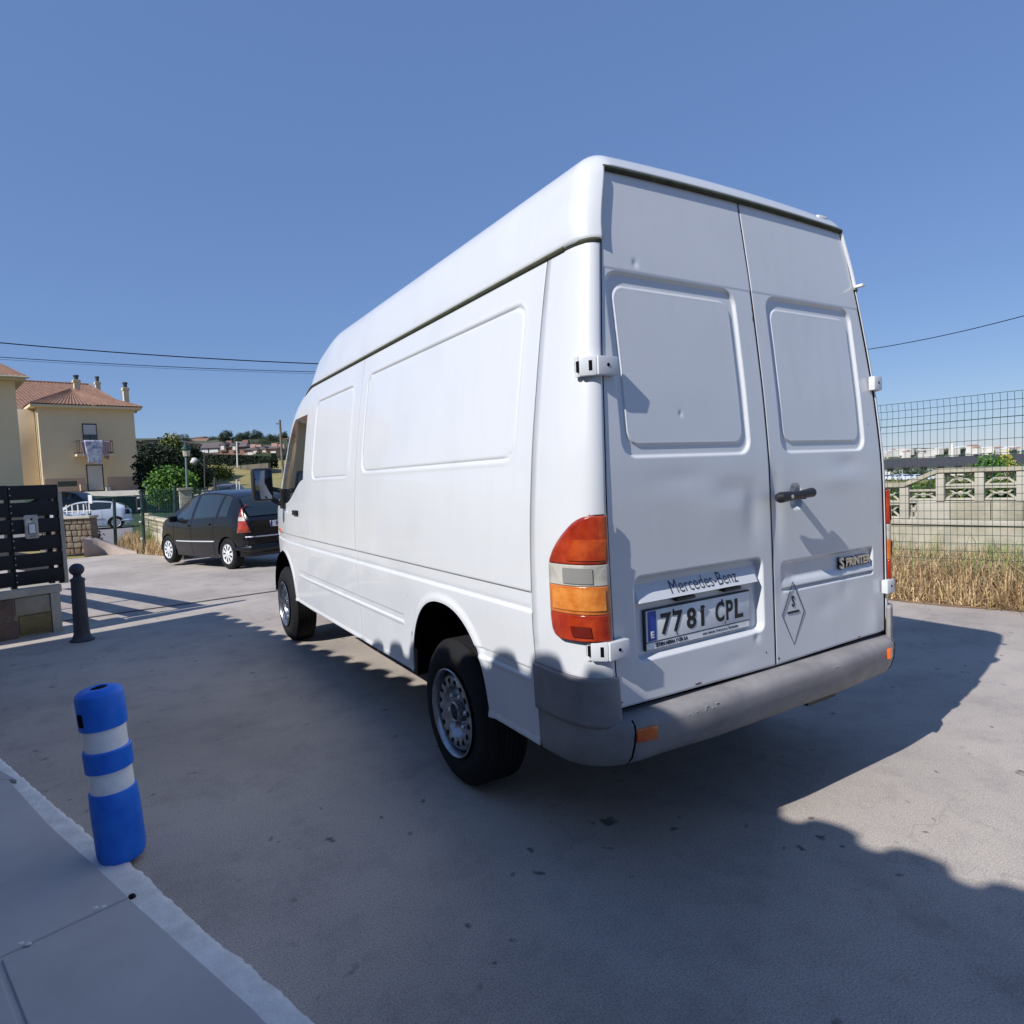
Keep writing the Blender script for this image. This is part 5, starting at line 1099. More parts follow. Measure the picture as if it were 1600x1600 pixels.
# nearer house, cut by the left edge
A0 = at(36.5, 750, 37)[:2]; zA = .6; hA = empty('cream_house', (A0[0], A0[1], zA), 0, 'nearer cream house cut off by the left edge, tiled eaves above a blank wall', 'house')
dA = (at(36.5, 594, 37)[2]-zA)
def ha(s, d): q = EH*s-NH*d; return (q[0], q[1])
k = MB(); k.prism([ha(-9, 0), ha(0, 0), ha(0, 8), ha(-9, 8)], -1.5, dA); k.build('wall', M['cstucco'], hA, smooth=False)
tiled('roof', (*ha(-9, -.7), dA+.10), (*ha(.55, -.7), dA+.10), (*ha(-2.4, 3.2), dA+2.5), (*ha(-9, 3.2), dA+2.5), hA, per=.25)
tiled('roof', (*ha(.55, -.7), dA+.10), (*ha(.55, 7.5), dA+.10), (*ha(-2.4, 7.5), dA+2.5), (*ha(-2.4, 3.2), dA+2.5), hA, per=.25)
k = MB(); k.prism([ha(-9, -.6), ha(.45, -.6), ha(.45, 8), ha(-9, 8)], dA-.10, dA+.06); k.build('soffit', M['cstucco'], hA, smooth=False)
k = MB(); k.tube([(*ha(-9, -.74), dA+.06), (*ha(.6, -.74), dA+.06)], .07, 6); k.build('gutter', M['cream'], hA)
# street, lawn and path between
def band(name, m, uv, z=None, D=None, kind='structure'):
    P = [at(u, v, D_) for u, v, D_ in uv]; n = 12; G = []
    for a in np.linspace(0, 1, n):
        G.append([])
        for b_ in np.linspace(0, 1, n):
            q = (1-a)*(1-b_)*P[0]+a*(1-b_)*P[1]+a*b_*P[2]+(1-a)*b_*P[3]; G[-1].append((q[0], q[1], float(terrain(q[0], q[1]))+z))
    o = grid_obj(name, np.array(G), m, None); tag(o, kind=kind); return o
band('road', M['road'], [(-60, 840, 20), (330, 840, 21), (420, 812, 33), (-150, 812, 33)], .02)
band('lawn', M['lawn'], [(-100, 812, 33.3), (350, 812, 33.3), (330, 780, 47), (-60, 780, 47)], .03)
band('lawn', M['lawn'], [(206, 833, 21.5), (345, 833, 21.5), (360, 811, 33.2), (206, 811, 33.2)], .035)
band('path', M['concrete'], [(-100, 780, 47.2), (330, 780, 47.2), (330, 770, 52), (-60, 770, 52)], .04)
# ------------------------------------------------------------------ foliage
M['leaf'] = mat('dark_leaf', (.012, .022, .010), .75, col2=(.026, .045, .016), vscale=.5, island=.5); M['leafy'] = mat('olive_leaf', (.07, .10, .018), .75, col2=(.13, .15, .03), vscale=.5, island=.5); M['leafb'] = mat('bright_leaf', (.05, .13, .012), .7, col2=(.12, .24, .03), vscale=.9, island=.45)
M['leaff'] = mat('far_leaf', (.030, .052, .028), .85, col2=(.06, .085, .04), vscale=.12, island=.4); M['bark'] = mat('bark', (.07, .055, .04), .9)
def crown(name, lobes, nl, size, m, parent=None, seed=0, droop=0.):
    r_ = np.random.default_rng(seed+5); V = []; F = []; tot = sum(l[3]*l[4] for l in lobes)
    for (cx, cy, cz, rx, rz_) in lobes:
        n = int(nl*rx*rz_/tot)
        # clumps on the lobe surface
        nc = max(5, n//14)
        for _ in range(nc):
            d = r_.normal(size=3); d /= np.linalg.norm(d); rad = r_.uniform(.62, 1.06); c = np.array([cx, cy, cz])+d*np.array([rx, rx, rz_])*rad
            for _ in range(14):
                p = c+r_.normal(size=3)*size*1.5; a = r_.normal(size=3)+d*.6; a /= np.linalg.norm(a); b_ = np.cross(a, r_.normal(size=3)); b_ /= np.linalg.norm(b_); c2 = np.cross(a, b_); s = size*r_.uniform(.5, 1.2); o = len(V)
                V += [p-b_*s, p+c2*s*.5, p+b_*s, p-c2*s*.5]; F.append((o, o+1, o+2, o+3))
    return mesh_obj(name, V, F, m, parent, False)
def tree(name, base, lobes, nl, size, m, label, cat='tree', trunk=True, group=None, seed=0, core=True):
    e = empty(name, base, 0, label, cat, group); zc = max(l[2] for l in lobes)
    if trunk:
        k = MB(); k.tube([(0, 0, -.4), (.05, 0, zc*.45), (0, .05, zc*.95)], [max(.06, zc*.045), max(.05, zc*.03), .03], 7)
        for l in lobes[:4]: k.tube([(0, 0, zc*.4), (l[0]*.5, l[1]*.5, (zc*.4+l[2])/2), (l[0], l[1], l[2])], [zc*.022, zc*.015, .02], 6)
        k.build('trunk', M['bark'], e)
    o = crown('crown', lobes, nl, size, m, e, seed); return e
def px(D): return D/1007.
def blob(name, u0, u1, vt, vb, D, m, label, nl=2600, size=None, cat='tree', seed=0, nlobe=7, trunk=True, group=None, flat=1.):
    "tree or shrub that spans the given pixel box at depth D"
    b_ = at((u0+u1)/2, vb, D); w = (u1-u0)*px(D); h = (vb-vt)*px(D)*1.12; r_ = random.Random(seed+3); lobes = [(0, 0, h*.55, w*.30, h*.38)]
    for i in range(nlobe):
        a = r_.uniform(0, 2*math.pi); q = r_.uniform(.12, .30)*w; lobes.append((q*math.cos(a), q*math.sin(a), h*r_.uniform(.30, .74), w*r_.uniform(.15, .24), h*r_.uniform(.16, .26)*flat))
    lobes.append((-w*.28, 0, h*.38, w*.22, h*.30)); lobes.append((w*.28, 0, h*.38, w*.22, h*.30))
    return tree(name, b_, lobes, nl, size or max(w, h)*.035, m, label, cat, trunk, group, seed)
blob('round_bush', 240, 306, 735, 792, 27, M['leafb'], 'bright green rounded bush above the breeze-block wall', 9000, .085, 'bush', 1, 9, False)
blob('dense_tree', 222, 258, 698, 772, 44, M['leaf'], 'dark dense tree against the right corner of the cream house', 11000, .14, seed=2)
blob('dense_tree', 252, 296, 688, 762, 47, M['leafy'], 'olive green tree behind the bright green bush', 9000, .14, seed=3)
blob('dense_tree', 280, 320, 700, 756, 50, M['leaf'], 'dark tree behind the street lamp, left end of the hedge', 8000, .13, seed=4)
blob('dense_tree', 232, 288, 706, 766, 42, M['leaf'], 'dark tree low behind the bright green bush', 9000, .13, seed=14)
blob('small_shrub', 140, 156, 822, 862, 18.3, M['leaf'], 'small dark shrub leaning on the end of the rubble wall', 1400, .035, 'shrub', 5, 4, False)
bpy.data.objects.remove(sb)
# green slope behind the houses
G = [[(x, y, float(terrain(x, y))+.25) for x in np.linspace(-140, 150, 30)] for y in np.concatenate([np.linspace(112, 300, 30), np.linspace(310, 420, 8)])]
hl = grid_obj('hills', np.array(G), mat('hill_scrub', (.035, .05, .025), .95, col2=(.09, .10, .045), vscale=.06), None, flip=True); tag(hl, kind='structure')
# long clipped hedge with a low wall in the field
def quadbox(name, m, uvD, depth, h0=0., label=None, cat=None, zbot_=None):
    pass
h0_, h1_ = at(322, 723, 84), at(429, 727, 76); dh = (h1_-h0_)[:2]; Lh = np.linalg.norm(dh); dh /= Lh; rzh = math.atan2(dh[1], dh[0]); hz = 1.0
he = empty('clipped_hedge', h0_, 0, 'long dark clipped hedge across the dry field below the brick houses', 'hedge')
V = []; F = []; r_ = np.random.default_rng(3)
for i in range(9000):
    s = r_.uniform(0, Lh); d_ = r_.choice([-.5, .5])*r_.uniform(.8, 1.05) if r_.random() < .6 else r_.uniform(-.5, .5); z = r_.uniform(-.3, hz*1.0) if abs(d_) > .38 else hz*r_.uniform(.9, 1.05)
    p = np.array([dh[0]*s-dh[1]*d_, dh[1]*s+dh[0]*d_, z+(h1_[2]-h0_[2])*s/Lh]); a = r_.normal(size=3); a /= np.linalg.norm(a); b_ = np.cross(a, r_.normal(size=3)); b_ /= np.linalg.norm(b_); o = len(V); V += [p-a*.16, p+b_*.09, p+a*.16, p-b_*.09]; F.append((o, o+1, o+2, o+3))
M['hedgeleaf'] = mat('hedge_leaf', (.010, .020, .012), .8, col2=(.018, .034, .016), vscale=.5, island=.4)
mesh_obj('leaves', V, F, M['hedgeleaf'], he, False)['kind'] = 'stuff'
k = MB(); c = dh*Lh/2; k.box((c[0], c[1], hz/2+(h1_[2]-h0_[2])/2), (Lh/2, .38, hz/2-.05), rz=rzh); k.build('hedge_core', M['leaf'], he)
M['fieldwall'] = mat('dark_field_stone', (.12, .11, .08), .9, var=.3, vscale=1.)
fw = empty('field_wall', h0_-np.array([0, 0, .9]), 0, 'low grey stone wall under the clipped hedge', 'wall'); k = MB(); c = c-np.array([-dh[1], dh[0]])*.7; k.box((c[0], c[1], .25+(h1_[2]-h0_[2])/2), (Lh/2, .18, .42), rz=rzh); k.build('wall', M['fieldwall'], fw)
# distant brick houses
M['brickfar'] = mat('far_brick', (.26, .15, .11), .9, var=.15, vscale=.5); M['rooffar'] = mat('far_roof', (.13, .105, .105), .9, var=.15, vscale=.5); M['pinkfar'] = mat('far_pink_wall', (.42, .27, .21), .9, var=.1, vscale=.5)
def far_house(u0, u1, ve, vr, vb, D, wall_m, roof_m, label, dorm=(), chim=(), hip=.12, wins=(), group=None, name='brick_house', depth=8.):
    b_ = at((u0+u1)/2, vb, D); p = px(D); w = (u1-u0)*p; he_ = (vb-ve)*p; hr = (vb-vr)*p; e = empty(name, b_, -YAW, label, 'house', group)
    k = MB(); k.box((0, depth/2, he_/2-.5), (w/2*.96, depth/2, he_/2+.5)); k.build('wall', M[wall_m], e, smooth=False)
    k = MB(); V = [(-w/2-.3, -.4, he_), (w/2+.3, -.4, he_), (w/2+.3, depth+.4, he_), (-w/2-.3, depth+.4, he_), (-w/2+w*hip, depth/2, hr), (w/2-w*hip, depth/2, hr)]
    k.add(V, [(0, 1, 5, 4), (1, 2, 5), (2, 3, 4, 5), (3, 0, 4), (3, 2, 1, 0)]); rf = k.build('roof', M[roof_m], e, smooth=False)
    for (u, hw, vt, vb2) in dorm:
        x = (u-(u0+u1)/2)*p; zt, z0 = (vb-vt)*p, (vb-vb2)*p; k = MB(); k.box((x, 1.0, (zt*.8+z0)/2), (hw*p, 1.3, (zt*.8-z0)/2)); d_ = k.build('dormer', M[wall_m], e, smooth=False)
        k = MB(); hw2 = hw*p*1.25; k.add([(x-hw2, -.5, zt*.82), (x, -.5, zt+.25), (x+hw2, -.5, zt*.82), (x-hw2, 3, zt*.82), (x, 3, zt+.25), (x+hw2, 3, zt*.82)], [(0, 1, 4, 3), (1, 2, 5, 4), (0, 2, 1), (0, 3, 5, 2)]); k.build('dormer_roof', M[roof_m], d_, smooth=False)
        k = MB(); k.box((x, -.36, z0+(zt-z0)*.42), (hw*p*.55, .05, (zt-z0)*.24)); k.build('window', M['whitepaint2'], d_, smooth=False)
    for (u, vt) in chim: x = (u-(u0+u1)/2)*p; zt = (vb-vt)*p; k = MB(); k.box((x, depth/2-.8, zt-1.2), (.5, .5, 1.2)); k.build('chimney', M[wall_m], e, smooth=False)
    for (u, hw, vt, vb2, mm) in wins: x = (u-(u0+u1)/2)*p; zt, z0 = (vb-vt)*p, (vb-vb2)*p; k = MB(); k.box((x, -.05, (zt+z0)/2), (hw*p, .08, (zt-z0)/2)); k.build('window', M[mm], e, smooth=False)
    return e
far_house(287, 385, 700, 689, 712, 118, 'brickfar', 'rooffar', 'long brown brick terrace with a mauve roof and arched dormers above the hedge', dorm=((305, 5, 693, 706), (350, 5, 693, 706), (368, 4, 695, 707)), chim=((375, 688), (349, 688)), wins=((320, 6, 701, 707, 'whitepaint2'), (335, 7, 701, 707, 'whitepaint2')))
far_house(381, 434, 702, 695, 718, 108, 'pinkfar', 'rooffar', 'pinkish brick house with four chimneys and white dormers right of the terrace', dorm=((401, 5, 700, 712), (415, 4, 700, 710)), chim=((387, 692), (395, 693), (421, 692), (432, 694)), wins=((428, 4, 706, 711, 'whitepaint2'), (392, 4, 706, 711, 'whitepaint2')))
far_house(432, 470, 706, 697, 720, 112, 'brickfar', 'rooffar', 'dark roofed house showing between the leaning pole and the van', wins=((441, 3, 709, 713, 'whitepaint2'),))
far_house(206, 250, 689, 682, 712, 62, 'concrete', 'rooffar', 'grey roofed house partly hidden behind the trees right of the cream house', chim=((246, 678),), hip=.3)
far_house(290, 322, 690, 684, 696, 190, 'whitepaint2', 'tile', 'far white house with an orange roof on the skyline above the terrace', name='white_house')
far_house(440, 466, 686, 683, 692, 200, 'whitepaint2', 'tile', 'far white house on the skyline beside the leaning pole', name='white_house')
far_house(302, 316, 684, 681, 689, 240, 'whitepaint2', 'tile', 'smallest far white house on the skyline, left of the round tree', name='white_house')
for i, (u0, u1, vt, vb, D, lb) in enumerate(((344, 363, 677, 692, 170, 'tall round dark tree alone on the skyline above the terrace'), (366, 384, 681, 694, 185, 'spreading tree on the skyline right of the tall round one'), (380, 398, 679, 693, 205, 'flat topped pine on the skyline, left of the pair'), (394, 412, 678, 694, 210, 'flat topped pine on the skyline, right of the pair'), (410, 436, 683, 697, 190, 'low wide tree on the skyline left of the leaning pole'), (436, 450, 680, 694, 215, 'dark tree on the skyline just right of the leaning pole'), (322, 350, 686, 696, 200, 'low tree line between the white house and the tall round tree'), (262, 300, 684, 700, 150, 'tree behind the olive tree at the left end of the terrace'), (374, 440, 688, 700, 175, 'long dark thicket behind the pinkish house'), (448, 490, 684, 700, 190, 'trees on the skyline behind the van mirror'), (398, 420, 710, 722, 104, 'shrub in front of the pinkish house'), (436, 462, 712, 726, 96, 'shrubs at the foot of the leaning pole'))):
    blob('skyline_tree', u0-2, u1+2, vt-3.5, vb+1, D, M['leaff'], lb, 5200, (vb-vt)*px(D)*.05, seed=20+i, group='trees on the skyline', nlobe=5, trunk=False)
blob('field_bush', 310, 362, 733, 748, 62, M['leafy'], 'low green bushes at the top of the dry field', 2200, .16, 'bush', 40, 6, False, flat=.7)
blob('field_bush', 300, 322, 728, 764, 44, M['leaf'], 'dark bush right of the round green bush', 1800, .15, 'bush', 41, 5, False)
# lamps, field posts, planter, garden bits
def lamp_post(u0, u1, vt, vb, D, r, kind, label, m='iron'):
    b_, t_ = at(u1, vb, D), at(u0, vt, D); e = empty('street_lamp', b_, 0, label, 'street lamp'); tv = t_-b_; k = MB(); k.tube([(0, 0, -.3), tuple(tv*.93)], r, 8); k.build('pole', M[m], e)
    k = MB(); w = .30*D/26
    if kind == 'lantern':
        k.lathe([(.03, -.56), (.11, -.50), (.14, -.25), (.20, -.22), (.17, -.16), (.06, -.05), (.02, .1), (0, .12)], tuple(tv), 8); k.build('lantern', M['greenmetal'], e); k = MB(); k.lathe([(.115, -.49), (.142, -.26)], tuple(tv), 8); k.build('lamp_glass', M['clearlens'], e)
    else:
        k.lathe([(.27*math.sin(t), -.27+.27*math.cos(t)) for t in np.linspace(0, math.pi, 12)], tuple(tv), 16); k.build('globe', mat('globe_glass', (.62, .60, .58), .4), e)
M['pale_metal'] = mat('pale_green_metal', (.14, .20, .20), .5)
lamp_post(290, 292.5, 694, 792, 26, .04, 'lantern', 'tall pale green street lamp with a lantern head in front of the bright bush', 'pale_metal')
lamp_post(303.3, 304, 715, 765, 44, .06, 'globe', 'short street lamp with a white globe behind the bright bush', 'pale_metal')
def thin(name, u0, u1, vt, vb, D, r, label, m, cat='post'):
    b_, t_ = at(u1, vb, D), at(u0, vt, D); k = MB(); k.tube([(0, 0, -.2), tuple(t_-b_)], r, 8); o = k.build(name, M[m]); o.location = b_; tag(o, label, cat)
thin('thin_post', 319, 320, 706, 776, 34, .035, 'thin dark lamp-like post right of the round bush', 'frame'); thin('thin_post', 370, 371, 690, 728, 78, .09, 'white utility post in front of the clipped hedge', 'whitepaint2')
thin('gate_post', 335.5, 336, 746, 768, 30, .06, 'thick dark gate post above the black hatchback roof', 'frame'); thin('thin_post', 369.5, 370, 749, 766, 38, .035, 'short white stake in the field, left of the pair', 'whitepaint2'); thin('thin_post', 374, 374.5, 752, 766, 38, .035, 'short white stake in the field, right of the pair', 'whitepaint2')
pp = at(292, 806, 20); k = MB(); k.box((0, 0, .42), (.17, .17, .48), bev=.02); k.box((0, 0, .93), (.21, .21, .04), bev=.01); o = k.build('gate_pillar', M['concrete_dirty']); o.location = (pp[0], pp[1], pp[2]-.1); tag(o, 'grey stone gate pillar behind the black hatchback', 'pillar')
tb_ = at(232, 775, 40); e = empty('picnic_table', tb_, -.3, 'dark garden table on the path in front of the house corner', 'table'); k = MB(); k.box((0, 0, .05), (.75, .4, .04)); k.build('table_top', M['frame'], e)
for s1_ in (-.6, .6):
    k = MB(); k.box((s1_, 0, -.45), (.04, .3, .45)); k.build('leg', M['frame'], e)
thin('garden_pole', 222, 226, 739, 757, 42, .05, 'white garden pole at the corner of the cream house', 'whitepaint2')
# ================================================================== right side: fence, grass, pierced wall, town
RD = np.array([-.215, .9766])/np.linalg.norm([-.215, .9766]); RN = np.array([RD[1], -RD[0]])
def rp_(s, d): q = np.array([5.05, 0.])+RD*s+RN*d; return q
def smp(u, v, d):     # height and s where the ray (u,v) meets the vertical plane d metres behind the driveway edge
    dr = AF+AR*(u-800)/FOC-AU*(v-800)/FOC; A = np.array([[dr[0], -RD[0]], [dr[1], -RD[1]]]); t, s = np.linalg.solve(A, rp_(0, d)-CAM[:2]); return s, CAM[2]+dr[2]*t
# verge of soil
G = [[(*(rp_(s, d+.08*math.sin(s*3+d))), .004+.02*sm(d, .05, .4)[()]-(.4*max(0, d-1.9))) for d in np.linspace(-.12, 2.6, 12)] for s in np.linspace(-8, 12, 60)]
vg = grid_obj('verge', np.array(G), M['soil'], None); tag(vg, kind='structure')
def blades(name, n, s0, s1, d0, d1, h0, h1, m, label, lean=.5, seed=0, wid=.006, dens=None):
    r_ = np.random.default_rng(seed); V = []; F = []
    for i in range(n):
        s = r_.uniform(s0, s1); d = d0+(d1-d0)*r_.random()**1.0
        if dens is not None and r_.random() > dens(s, d): continue
        p = rp_(s, d); h = r_.uniform(h0, h1)*(.4+.6*min(1, (d+.25)/.5)); a = r_.uniform(0, 2*math.pi); l = r_.uniform(.1, lean)*h; w = wid*r_.uniform(.6, 1.6); ca, sa = math.cos(a), math.sin(a); o = len(V); b_ = r_.uniform(.3, 1.1)
        z0 = .01
        V += [(p[0]-sa*w, p[1]+ca*w, z0), (p[0]+sa*w, p[1]-ca*w, z0), (p[0]+ca*l*.35+sa*w*.8, p[1]+sa*l*.35-ca*w*.8, z0+h*.6), (p[0]+ca*l*.35-sa*w*.8, p[1]+sa*l*.35+ca*w*.8, z0+h*.6), (p[0]+ca*l*b_*1.5, p[1]+sa*l*b_*1.5, z0+h*(1.0-.25*b_))]
        F += [(o, o+1, o+2, o+3), (o+3, o+2, o+4)]
    ob = mesh_obj(name, V, F, m, None, False); tag(ob, label, 'grass', kind='stuff'); return ob
blades('dry_grass', 48000, -2.2, 8, -.05, 1.9, .12, .50, M['drygrass'], 'dry straw-coloured grass along the foot of the mesh fence', 1.3, 1, .0034)
blades('dead_stalks', 16000, -2.2, 8, -.15, 1.2, .05, .22, M['drygrass'], 'flattened dead stalks at the edge of the driveway', 3.2, 2, .004)
blades('green_weeds', 5000, -2.2, 8, .4, 2.2, .30, .62, M['greengrass'], 'green weeds growing between the mesh fence and the pierced wall', .9, 3, .005, lambda s, d: .25+.75*(math.sin(s*2.1)+math.sin(s*5.3+1) > .1))
# mesh fence
FDm = .55; mf_ = empty('mesh_fence', (*rp_(0, FDm), 0), 0, 'tall welded wire mesh fence along the dry grass', 'fence')
o0 = rp_(0, FDm); k = MB(); _, ftop = smp(1600, 615, FDm); _, ft2 = smp(1400, 626, FDm); topz = (ftop+ft2)/2
def fz(s): return topz+.012*math.sin(s*2.)
rows = list(np.arange(.03, topz-.80, .085))+[topz-.74, topz-.60, topz-.46, topz-.315, topz-.245, topz-.16, topz-.08, topz]
ss = np.linspace(-3, 9, 41)
for z in rows: k.tube([(*(rp_(s, FDm+.012*math.sin(s*1.7+z*3))-o0), z+.008*math.sin(s*2.)) for s in ss], .0026 if abs(z-topz+.245) > .01 else .0042, 4, False)
for i, s in enumerate(np.arange(-3, 9, .060)):
    j = .003*math.sin(i*7.7); k.tube([(*(rp_(s+j, FDm+.012*math.sin(s*1.7+z*3))-o0), z) for z in (0, topz*.5, topz-.30)]+[(*(rp_(s+j, FDm+.03)-o0), topz-.12), (*(rp_(s+j, FDm)-o0), topz)], .0023, 4, False)
tag(k.build('wire_mesh', M['wire'], mf_), kind='stuff')
for s in (-2.6, 5.2, 7.6):
    q = rp_(s, FDm+.03)-o0; k = MB(); k.tube([(q[0], q[1], 0), (q[0], q[1], topz+.05)], .024, 8); k.build('post', M['greenmetal'], mf_)
# pierced concrete wall
DW = 2.7; wl = empty('pierced_wall', (*rp_(0, DW), 0), 0, 'weathered concrete wall of pierced screen blocks behind the mesh fence', 'wall'); wo = rp_(0, DW)
rzR = math.atan2(RD[1], RD[0])
def wbx(s0, s1, z0, z1, nm, m, d0=0., d1=.16, bev=.006, rx=0.):
    c = rp_((s0+s1)/2, DW+(d0+d1)/2)-wo; k = MB(); k.box((c[0], c[1], (z0+z1)/2), ((s1-s0)/2, (d1-d0)/2, (z1-z0)/2), rz=rzR, bev=bev); return k.build(nm, M[m], wl)
sB = lambda u: smp(u, 760, DW)[0]
zT = smp(1500, 731, DW)[1]; zT2 = smp(1390, 755, DW)[1]; zc1 = smp(1500, 757, DW)[1]; zc2 = smp(1500, 782, DW)[1]; zb2 = smp(1500, 812, DW)[1]
sK, sK2 = sB(1466), sB(1412)         # where the coping starts to drop, where it is down
hrow = (zT-.05-zc2)/2
for u_, (a, b_) in enumerate(((-4, sK),)): pass
k = MB()
def cop(s0, z0, s1, z1):
    P_ = []
    a0, a1 = rp_(s0, DW-.03)-wo, rp_(s0, DW+.20)-wo; b0_, b1_ = rp_(s1, DW-.03)-wo, rp_(s1, DW+.20)-wo
    V = [(*a0, z0-.055), (*a1, z0-.055), (*a1, z0), (*a0, z0), (*b0_, z1-.055), (*b1_, z1-.055), (*b1_, z1), (*b0_, z1)]
    k_ = MB(); k_.add(V, [(0, 1, 2, 3), (4, 7, 6, 5), (0, 4, 5, 1), (3, 2, 6, 7), (0, 3, 7, 4), (1, 5, 6, 2)]); k_.build('coping', M['concrete_dirty'], wl, smooth=False)
cop(-4, zT, 1.2*0+sB(1600)-.3, zT); cop(sB(1600)-.3, zT, sB(1535), zT); cop(sB(1535), zT, sK, zT); cop(sK, zT, sK2, zT2); cop(sK2, zT2, 12, zT2)
def screen(s0, s1, z0, z1):
    "pierced block: X-shaped tracery in a frame"
    k = MB(); t = .018; w = (s1-s0)/2; h = (z1-z0)/2; cs, cz = 0, 0
    k.box((0, 0, h-.013), (w, .045, .013)); k.box((0, 0, -h+.013), (w, .045, .013))
    for s_ in (-1, 1):
        for v_ in (-1, 1): k.tube([(s_*(w-.01), 0, v_*(h-.02)), (s_*w*.42, 0, 0)], .016, 5)
    k.tube([(-w*.44, 0, 0), (w*.44, 0, 0)], .014, 5); k.lathe([(.0, -.03), (.034, -.02), (.034, .02), (0, .03)], (0, 0, 0), 8, 'y')
    o = k.build('screen_block', M['concrete'], wl, smooth=False); q = rp_((s0+s1)/2, DW+.08)-wo; o.location = (q[0], q[1], (z0+z1)/2); o.rotation_euler = (0, 0, rzR); return o
cols = [sB(u) for u in (1469, 1531, 1596)]; pitch = (cols[0]-cols[2])/2; piers = [cols[0]-pitch*i for i in range(0, 10)]
for i, s in enumerate(piers[:-1]):
    for j in range(2):
        zz_ = zc2+j*(hrow); screen(s-pitch+.055, s-.055, zz_+.004, zz_+hrow-.006)
for s in piers: wbx(s-.05, s+.05, zc2-.005, zT-.058, 'pier', 'concrete', -.012, .15, .004)
sL = sB(1430)
wbx(sK2-.06, sK2+.05, zb2, zT2-.058, 'pier', 'concrete', -.012, .15, .004)
hr2 = (zT2-.058-zb2)/2
for j in range(2):
    for i in range(5): screen(sK2+.06+i*pitch, sK2+.06+(i+1)*pitch-.1, zb2+j*hr2+.004, zb2+(j+1)*hr2-.006)
screen(cols[0]+.05, sK2-.06, zc2+.0, zc2+hrow-.04); screen(sB(1430), sK2-.06, zb2, zc2-.012)
edges = [sB(1431), sB(1484), sB(1548), sB(1600), sB(1600)-.62, sB(1600)-1.24, sB(1600)-1.9, sB(1600)-2.6]
for a, b_ in zip(edges[:-1], edges[1:]): wbx(b_+.004, a-.004, zb2, zc2-.008, 'concrete_block', random.choice(['concrete_dirty', 'concrete']), random.uniform(-.01, .008), .15, .008)
wbx(-5, 12, zb2-.07, zb2-.004, 'ledge', 'concrete', -.03, .17); wbx(-5, 12, -.6, zb2-.072, 'base', 'concrete_dirty', .0, .16)
# bush with yellow flowers behind the wall, greenery seen through it
def rblob(name, u, D, w, h, z0, m, label, n, size, seed, cat='shrub'):
    q = at(u, 740, D); lob = [(0, 0, h*.5, w*.5, h*.45), (-w*.4, 0, h*.35, w*.3, h*.3), (w*.4, .1, h*.4, w*.3, h*.35)]; tree(name, (q[0], q[1], z0), lob, n, size, m, label, cat, False, None, seed)
_s, _z = smp(1552, 740, DW); _p = rp_(_s, DW); SHD = float((_p-CAM[:2])@AF[:2])
M['leafyel'] = mat('yellow_leaf', (.35, .30, .03), .7, col2=(.5, .42, .05), vscale=2, island=.3)
rblob('shrub', 1552, SHD+.9, .42, .26, zT-.12, M['leafb'], 'green shrub peeping over the pierced wall', 900, .03, 60); rblob('flowering_shrub', 1572, SHD+1.1, .26, .20, zT-.08, M['leafyel'], 'yellow leaved shrub beside the green one over the pierced wall', 500, .025, 61)
for i, (u, d_) in enumerate(((1395, 1.1), (1436, 1.3), (1500, 1.2), (1560, 1.3), (1605, 1.2))):
    s_, _ = smp(u, 760, DW+d_); q = rp_(s_, DW+d_); lob = [(0, 0, .55, .42, .30), (-.3, .1, .45, .3, .25), (.3, -.1, .5, .3, .28)]
    tree('garden_shrub', (q[0], q[1], (zc2 if i > 1 else zb2)-.48+.12*(i < 2)), lob, 2600, .035, M['leafb'] if i % 2 else M['leafy'], ['green shrub behind the lowest left screen blocks', 'olive shrub under the sloping coping', 'green shrub behind the middle screen blocks', 'olive shrub behind the right screen blocks', 'green shrub behind the screen blocks at the right edge'][i], 'shrub', False, None, 70+i)
# long dark roof, white cars, fence
q0, q1 = at(1330, 742, 58), at(1700, 729, 50)
def long_box(name, uvD0, uvD1, h, dep, m, label, cat, roof=None):
    P0_, P1_ = at(*uvD0), at(*uvD1); d = (P1_-P0_)[:2]; L_ = np.linalg.norm(d); d /= L_; e = empty(name, P0_, math.atan2(d[1], d[0]), label, cat); k = MB(); k.box((L_/2, dep/2, h/2-2), (L_/2, dep/2, h/2+2)); k.build('wall', M[m], e, smooth=False)
    if roof:
        k = MB(); k.add([(-.5, -.6, h), (L_+.5, -.6, h), (L_+.5, dep*.5, h+roof), (-.5, dep*.5, h+roof), (L_+.5, dep+.6, h), (-.5, dep+.6, h)], [(0, 1, 2, 3), (3, 2, 4, 5), (0, 3, 5), (1, 4, 2)]); r = k.build('roof', M['darkroof'], e, smooth=False); r.modifiers.new('thick', 'SOLIDIFY').thickness = .08
        for x in np.arange(2, L_, 4): k = MB(); k.box((x, -.08, h*.55), (.8, .06, .5)); k.build('window', M['carglass'], e, smooth=False)
    return e
M['darkroof'] = mat('dark_metal_roof', (.055, .05, .052), .7, var=.25, vscale=.8)
long_box('long_shed', (1330, 737.0, 190), (1740, 724, 160), .5, 24, 'whitepaint2', 'long low shed with a dark grey roof beyond the pierced wall', 'shed', roof=2.6)
CW = dict(HW)
proto = None
